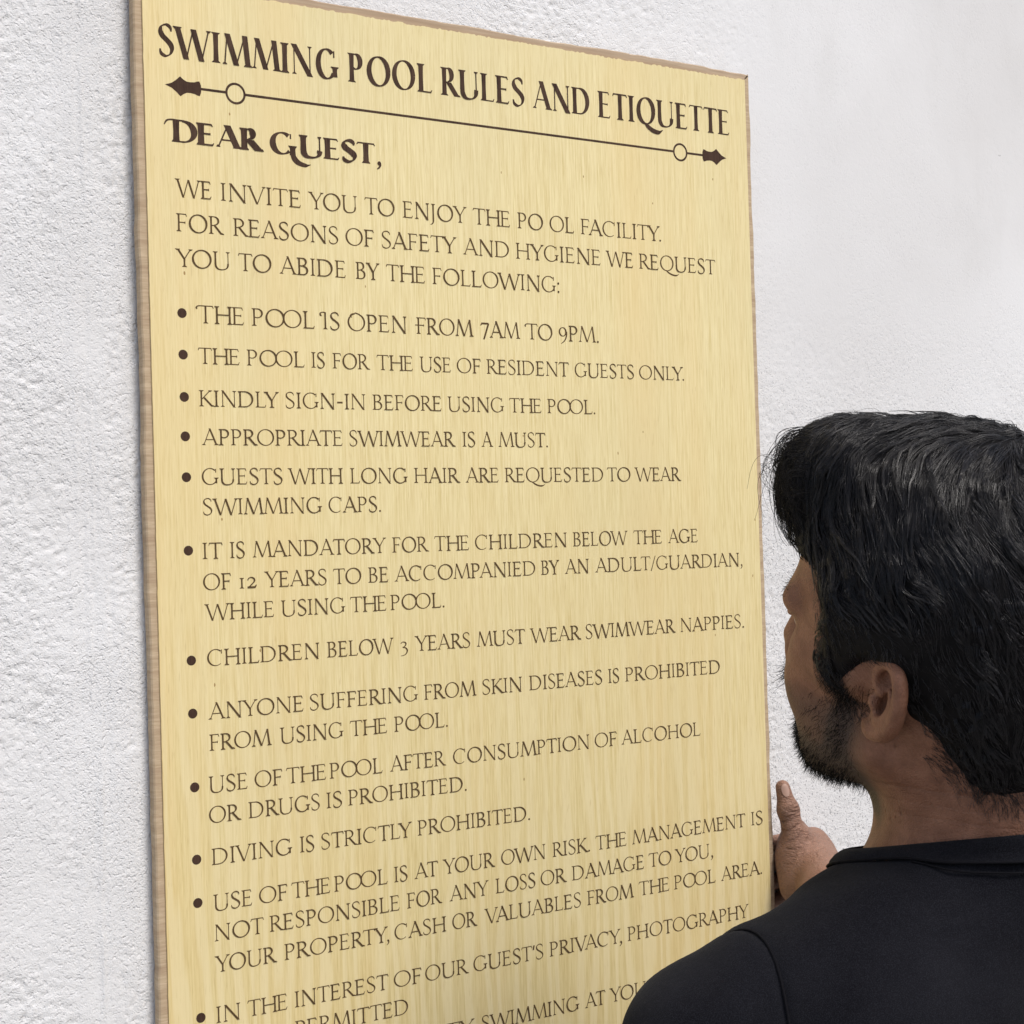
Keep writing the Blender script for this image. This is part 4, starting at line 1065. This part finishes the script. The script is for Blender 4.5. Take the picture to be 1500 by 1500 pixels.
# ------------------------------------------------------------------ trousers and shoes, below the picture
tr = Sculpt(); tr.frame(R_CAMYAW @ facing(TT), np.array([O_TORSO[0], O_TORSO[1], 0.0]))
tr.e((0.0, 0, 0.90), (0.11, 0.165, 0.12), 0.04)
for s_ in (1, -1):
    tr.cap((0.0, s_ * 0.085, 0.86), (0.015, s_ * 0.095, 0.50), 0.090, 0.065, 0.05)
    tr.cap((0.015, s_ * 0.095, 0.50), (-0.01, s_ * 0.100, 0.07), 0.064, 0.052, 0.03)
tv, tq = tr.mesh(0.009); tv = relax(tv, tq, 2)
dn = NT('dark_denim', 0.9, 0.1); dn.color(dn.mix(dn.noise(dn.co, 40, 4, 0.6), (0.025, 0.03, 0.045), (0.05, 0.06, 0.085)))
mesh_obj('trousers', local(tv), None, dn.m, person, smooth=True, quads=tq)
lth = NT('shoe_leather', 0.5, 0.4); lth.color((0.03, 0.025, 0.022))
for s_ in (1, -1):
    sh_ = Sculpt(); sh_.frame(R_CAMYAW @ facing(TT), np.array([O_TORSO[0], O_TORSO[1], 0.0]))
    sh_.cap((-0.05, s_ * 0.10, 0.045), (0.09, s_ * 0.115, 0.040), 0.040, 0.040, 0.03); sh_.cap((0.09, s_ * 0.115, 0.036), (0.165, s_ * 0.12, 0.034), 0.040, 0.030, 0.03); sh_.cap((-0.02, s_ * 0.10, 0.05), (-0.02, s_ * 0.10, 0.10), 0.045, 0.042, 0.03)
    v_, q_ = sh_.mesh(0.006); v_ = relax(v_, q_, 2); v_[:, 2] = np.maximum(v_[:, 2], 0.004)
    mesh_obj('shoe', local(v_), None, lth.m, person, smooth=True, quads=q_)

# ------------------------------------------------------------------ hair: a dark mass combed over with strands
hair = Sculpt()
hair.frame(R_HEAD, O_HEAD)
hair.e((-0.010, 0, 0.050), (0.107, 0.0865, 0.096), 0.01)                  # close to the skull
hair.e((-0.070, 0, -0.005), (0.047, 0.066, 0.072), 0.03)                  # back and nape
hair.cap((0.026, 0.060, 0.055), (0.036, 0.0620, 0.006), 0.018, 0.005, 0.02)
hair.cap((0.026, -0.060, 0.055), (0.036, -0.0620, 0.006), 0.018, 0.005, 0.02)
hair.frame(RC, O_HEAD)                                                     # right, away, up as seen
hair.e((-0.002, 0.010, 0.110), (0.084, 0.085, 0.058), 0.03)                # long top
hair.e((-0.058, 0.020, 0.126), (0.039, 0.055, 0.040), 0.025)                # quiff over the forehead
hair.e((0.055, 0.0, 0.090), (0.066, 0.085, 0.060), 0.03)                   # crown
hair.frame(R_HEAD, O_HEAD)
hair.e((0.117, 0, -0.006), (0.076, 0.105, 0.094), 0.006, '-')
hair.e((0.070, 0.062, 0.040), (0.028, 0.040, 0.034), 0.010, '-')             # the face
for s_ in (1, -1):
    hair.e((0.000, s_ * 0.090, -0.009), (0.027, 0.034, 0.038), 0.006, '-')    # round the ears
    hair.e((0.010, s_ * 0.078, -0.032), (0.023, 0.030, 0.030), 0.005, '-')
    hair.e((0.010, s_ * 0.070, -0.075), (0.055, 0.040, 0.050), 0.010, '-')     # under the ears
hv, hq = hair.mesh(0.003)
hv = relax(hv, hq, 2)
hm = NT('black_hair', 0.65, 0.10)
hv_c = hm.noise(hm.co, 70, 3, 0.6)
hm.color(hm.mix(hm.ramp(hv_c, [(0.35, 0.0), (0.7, 1.0)]), (0.0040, 0.0038, 0.0042), (0.0080, 0.0072, 0.0076)))
hair_base = mesh_obj('hair', local(hv), None, hm.m, person, smooth=True, quads=hq)

def tri_sample(V, Q, n):
    a, b, c, d = (V[Q[:, i]] for i in range(4))
    ar = np.linalg.norm(np.cross(b - a, c - a), axis=1) + np.linalg.norm(np.cross(c - a, d - a), axis=1)
    k = RNG.choice(len(Q), n, p=ar / ar.sum()); u = RNG.random((n, 1)); w_ = RNG.random((n, 1))
    return a[k] * (1 - u) * (1 - w_) + b[k] * u * (1 - w_) + c[k] * u * w_ + d[k] * (1 - u) * w_
def strands_mesh(P, r0, r1):
    """P: (strands, points, 3) -> three-sided tapering tubes"""
    n, k, _ = P.shape
    T = np.gradient(P, axis=1); T /= np.linalg.norm(T, axis=2, keepdims=True) + 1e-12
    ref = np.array([0.31, 0.77, 0.55]); U = np.cross(T, ref); U /= np.linalg.norm(U, axis=2, keepdims=True) + 1e-12; W_2 = np.cross(T, U)
    t = np.linspace(0, 1, k)[None, :, None]
    R = np.broadcast_to(np.asarray(r0).reshape(-1, 1, 1), (n, 1, 1)) * (1 - t) + np.broadcast_to(np.asarray(r1).reshape(-1, 1, 1), (n, 1, 1)) * t
    V = np.stack([P + R * (U * math.cos(a) + W_2 * math.sin(a)) for a in (0, 2.094, 4.189)], 2)      # n,k,3,3
    idx = np.arange(n * k * 3).reshape(n, k, 3)
    Q = np.stack([idx[:, :-1, :], np.roll(idx, -1, 2)[:, :-1, :], np.roll(idx, -1, 2)[:, 1:, :], idx[:, 1:, :]], -1).reshape(-1, 4)
    return V.reshape(-1, 3), Q
def view(P): return (P - O_HEAD) @ RC          # right, away, up about the head
def flow(P):
    q = view(P); a, b, c = q.T
    top = smooth(0.055, 0.085, c)
    # over the top: swept to the left, down, and curling back under
    g = np.clip((c - 0.075) / 0.095, 0, 1)
    ang = np.interp(g, [0, 0.25, 0.5, 0.75, 1.0], [-0.95, -1.35, -1.75, -2.25, -2.95])
    right = smooth(0.015, 0.075, a)
    ang = ang + right * (0.55 + 0.5 * np.sin(c * 60))
    ang2 = -1.15 + 0.35 * n3(P, 0.045, 11) + 0.25 * n3(P, 0.02, 12) + 0.35 * smooth(0.0, 0.09, a)
    an = ang * top + ang2 * (1 - top) + top * (0.16 * n3(P, 0.035, 13) + 0.10 * n3(P, 0.013, 14))
    away = -0.15 + 0.25 * n3(P, 0.05, 15)
    D = np.stack([np.cos(an), away, np.sin(an)], -1)
    return D @ RC.T
def trace(P, Ls, want_fn, K, rnd, guide=flow):
    out_ = [P]
    for k_ in range(K - 1):
        Dv = guide(P) + rnd
        Nn = hair.grad(P)
        Dv -= Nn * (Dv * Nn).sum(1, keepdims=True); Dv /= np.linalg.norm(Dv, axis=1, keepdims=True) + 1e-9
        P = P + Dv * (Ls / (K - 1))[:, None]
        t = (k_ + 1) / (K - 1)
        if k_ % 2 == 1 or k_ == K - 2:
            P = P + hair.grad(P) * (want_fn(P, t) - hair.value(P))[:, None] * (0.8 if k_ < K - 2 else 0.5)
        out_.append(P.copy())
    return np.stack(out_, 1)
hs = NT('hair_strand', 0.30, 0.5)
hs.color(hs.mix(hs.ramp(hs.noise(hs.co, 160, 3, 0.6), [(0.35, 0.0), (0.7, 1.0)]), (0.0070, 0.0068, 0.0090), (0.0165, 0.0150, 0.0170)))
# 1. the close cover
NS = 14000
P0 = tri_sample(hv, hq, NS)
top = smooth(0.04, 0.09, view(P0)[:, 2])
hq_ = HEAD_L(P0); ear_ = np.exp(-((hq_[:, 0] + 0.012) / 0.04) ** 2 - ((hq_[:, 2] - 0.03) / 0.03) ** 2)
Ls = (0.014 + 0.034 * top) * (1 - 0.45 * ear_ * (1 - top)) * RNG.uniform(0.6, 1.3, NS)
rise = RNG.uniform(-0.0006, 0.0022, NS) + np.where(RNG.random(NS) < 0.10, RNG.uniform(0, 0.005, NS), 0)
ST = trace(P0, Ls, lambda P, t: 0.0022 * n3(P, 0.017, 21) + 0.0008 * n3(P, 0.006, 22) + 0.0004 + rise * t, 9, RNG.normal(0, 0.12, (NS, 3)))
V1, Q1 = strands_mesh(ST, RNG.uniform(0.00018, 0.00030, NS), 0.00008)
o_ = mesh_obj('hair_strands', local(V1), None, hs.m, hair_base, smooth=True, quads=Q1); o_['kind'] = 'stuff'
# 2. locks: bundles that part from one another and come to a point
def locks(P0, Ls, lift, per, spread, K=11):
    n_ = len(P0)
    ph = RNG.uniform(0, 6.28, n_)
    Gd = trace(P0, Ls, lambda P, t: 0.0014 + lift * (t ** 1.5) + 0.0018 * n3(P, 0.02, 23), K, RNG.normal(0, 0.16, (n_, 3)))
    t = np.linspace(0, 1, K); prof_ = (0.45 + 0.75 * np.sin(np.pi * np.minimum(1, t * 1.25 + 0.12)) ) * (1 - t ** 2.2) + 0.08
    T = np.gradient(Gd, axis=1); T /= np.linalg.norm(T, axis=2, keepdims=True) + 1e-9
    Nn = hair.grad(Gd.reshape(-1, 3)).reshape(Gd.shape); S_ = np.cross(T, Nn)
    all_ = []
    for j in range(per):
        a_ = RNG.normal(0, 1, (n_, 1, 1)) * spread.reshape(-1, 1, 1); b_ = RNG.normal(0, 0.28, (n_, 1, 1)) * spread.reshape(-1, 1, 1)
        wv = 0.0006 * np.sin(t * 5 + ph[:, None])[..., None]
        all_.append(Gd + S_ * (a_ * prof_[None, :, None] + wv) + Nn * b_ * prof_[None, :, None])
    return np.concatenate(all_)
P0 = tri_sample(hv, hq, 6000); q_ = view(P0)
sel = q_[:, 2] > 0.075; Pt = P0[sel][:620]
L1 = locks(Pt, RNG.uniform(0.045, 0.085, len(Pt)), RNG.uniform(0.0005, 0.0050, len(Pt)), 22, RNG.uniform(0.0012, 0.0030, len(Pt)))
hb_ = HEAD_L(P0); near_ear = (np.abs(hb_[:, 0] + 0.010) < 0.045) & (np.abs(hb_[:, 1]) > 0.05) & (np.abs(hb_[:, 2] - 0.012) < 0.050)
Pb = P0[(~sel) & ~near_ear][:800]
L2 = locks(Pb, RNG.uniform(0.013, 0.026, len(Pb)), RNG.uniform(0.0006, 0.0032, len(Pb)), 15, RNG.uniform(0.0008, 0.0020, len(Pb)))
V1, Q1 = strands_mesh(np.concatenate([L1, L2]), RNG.uniform(0.00014, 0.00023, len(L1) + len(L2)), 0.00006)
o_ = mesh_obj('hair_locks', local(V1), None, hs.m, hair_base, smooth=True, quads=Q1); o_['kind'] = 'stuff'
# 3. thin growth feathering the nape and the temple hairline on to the skin
fc_ = bv[bq].mean(1); hd_ = hair.value(fc_); fh = HEAD_L(fc_)
edge = (hd_ > -0.002) & (hd_ < 0.013) & (fh[:, 0] < 0.055) & (np.linalg.norm(fh, axis=1) < 0.15) & (fh[:, 2] > -0.085) & ~((np.abs(fh[:, 1]) > 0.062) & (np.abs(fh[:, 0] + 0.004) < 0.034) & (np.abs(fh[:, 2]) < 0.045))
Pe = tri_sample(bv, bq[edge], 3800); ke = RNG.random(len(Pe)) < np.clip(1.0 - hair.value(Pe) / 0.013, 0.05, 1); Pe = Pe[ke]
Ne = body.grad(Pe); De = flow(Pe) + RNG.normal(0, 0.3, Pe.shape); De -= Ne * (De * Ne).sum(1, keepdims=True); De /= np.linalg.norm(De, axis=1, keepdims=True)
le = RNG.uniform(0.003, 0.011, len(Pe))[:, None]
Fe = np.stack([Pe - Ne * 0.0004 + De * le * t + Ne * (0.0012 * math.sin(2.4 * t) + 0.0003) for t in np.linspace(0, 1, 5)], 1)
V1, Q1 = strands_mesh(Fe, 0.00015, 0.00006)
o_ = mesh_obj('fine_hair', local(V1), None, hs.m, hair_base, smooth=True, quads=Q1); o_['kind'] = 'stuff'
# loose curls falling off the quiff
def vp(u, v, dep): d = np.array([u - 750, 2400.0, 750 - v]) / 2400.0; return RC @ (d * dep) + CAM
cur = []
for i in range(340):
    dep = 1.125 + RNG.normal(0.0, 0.022); y0 = RNG.uniform(625, 735)
    s0 = np.array([1172 + 0.25 * abs(y0 - 660) + RNG.normal(0, 6), y0]); out = RNG.beta(2.2, 1.9)
    e_ = np.array([1192 - 30 * out + RNG.normal(0, 10), min(y0 + 50 + 80 * RNG.random(), 800)])
    c1 = s0 + np.array([-26 - 34 * out, -12 + 16 * RNG.random()]); c2 = np.array([1158 - 42 * out, e_[1] - 18 - 40 * RNG.random()])
    if i % 17 == 0: c1 += np.array([-6, 10]); e_ = np.array([1126 + RNG.normal(0, 12), 698 + RNG.normal(0, 32)]); c2 = np.array([1100 + RNG.normal(0, 9), 690 + RNG.normal(0, 22)])
    tt = np.linspace(0, 1, 16)[:, None]
    b_ = (1 - tt) ** 3 * s0 + 3 * (1 - tt) ** 2 * tt * c1 + 3 * (1 - tt) * tt ** 2 * c2 + tt ** 3 * e_
    cur.append([vp(u, v_, dep + 0.012 * math.sin(3 * j / 15.0 + i)) for j, (u, v_) in enumerate(b_)])
V2, Q2 = strands_mesh(np.array(cur), RNG.uniform(0.00013, 0.00023, len(cur)), 0.00009)
o_ = mesh_obj('loose_hair', local(V2), None, hm.m, hair_base, smooth=True, quads=Q2); o_['kind'] = 'stuff'

# ------------------------------------------------------------------ beard, moustache, sideburns, eyebrows
def grow(name, dens, n, L, lean, r=0.00018, curl=0.25):
    fc = HEAD_L(bv[bq].mean(1)); sub = bq[dens(fc) > 0.004]
    P0 = tri_sample(bv, sub, n); h_ = HEAD_L(P0); d = dens(h_)
    P0 = P0[RNG.random(n) < d]; m_ = len(P0)
    N_ = body.grad(P0); D_ = N_ * 0.45 + (np.asarray(lean(HEAD_L(P0))) @ R_HEAD.T) + RNG.normal(0, curl, (m_, 3))
    D_ /= np.linalg.norm(D_, axis=1, keepdims=True); ln = L * RNG.uniform(0.5, 1.3, m_)
    bend = RNG.normal(0, 0.25, (m_, 3))
    S_ = np.stack([P0 - N_ * 0.0005 + (D_ * t + bend * t * t) * ln[:, None] for t in np.linspace(0, 1, 5)], 1)
    V_, Q_ = strands_mesh(S_, r, 0.00006)
    o = mesh_obj(name, local(V_), None, hm.m, person, smooth=True, quads=Q_); o['kind'] = 'stuff'
    return o
hd = lambda h_: (np.linalg.norm(h_, axis=1) < 0.16)
def beard_d(h_):
    x, y, z = h_.T
    under = smooth(-0.058, -0.078, z) * smooth(0.012, 0.040, x) * smooth(-0.102, -0.092, z)
    side = 0.22 * smooth(0.012, 0.030, x) * smooth(0.078, 0.060, x) * smooth(-0.020, -0.045, z) * smooth(-0.11, -0.09, z)
    burn = np.clip(0.9 * np.exp(-((x - 0.034) / 0.010) ** 2) + 0.25 * np.exp(-((x - 0.018) / 0.014) ** 2) * smooth(-0.035, 0.0, z), 0, 1) * smooth(0.012, -0.012, z) * smooth(-0.080, -0.050, z) * (np.abs(y) > 0.04)
    goat = smooth(0.065, 0.080, x) * smooth(-0.058, -0.068, z)
    return np.clip(np.maximum(np.maximum(under, side), np.maximum(burn, goat)), 0, 1) * hd(h_)
grow('beard', beard_d, 13000, 0.0060, lambda h_: np.stack([0.10 + 0 * h_[:, 0], 0 * h_[:, 0], -0.75 + 0 * h_[:, 0]], 1))
must = lambda h_: np.exp(-((h_[:, 2] + 0.032) / 0.0055) ** 2) * (np.abs(h_[:, 1]) < 0.030) * (h_[:, 0] > 0.078) * hd(h_)
grow('moustache', must, 420, 0.008, lambda h_: np.stack([0.2 + 0 * h_[:, 0], 0.6 * np.sign(h_[:, 1]), -0.6 + 0 * h_[:, 0]], 1))
brow = lambda h_: np.exp(-((h_[:, 2] - 0.043 - 0.05 * np.maximum(0, 0.035 - np.abs(h_[:, 1])) * 0) / 0.0042) ** 2) * (np.abs(h_[:, 1]) > 0.010) * (np.abs(h_[:, 1]) < 0.054) * (h_[:, 0] > 0.06) * hd(h_)
grow('eyebrows', brow, 420, 0.0032, lambda h_: np.stack([0 * h_[:, 0], 0.8 * np.sign(h_[:, 1]), 0.1 + 0 * h_[:, 0]], 1))
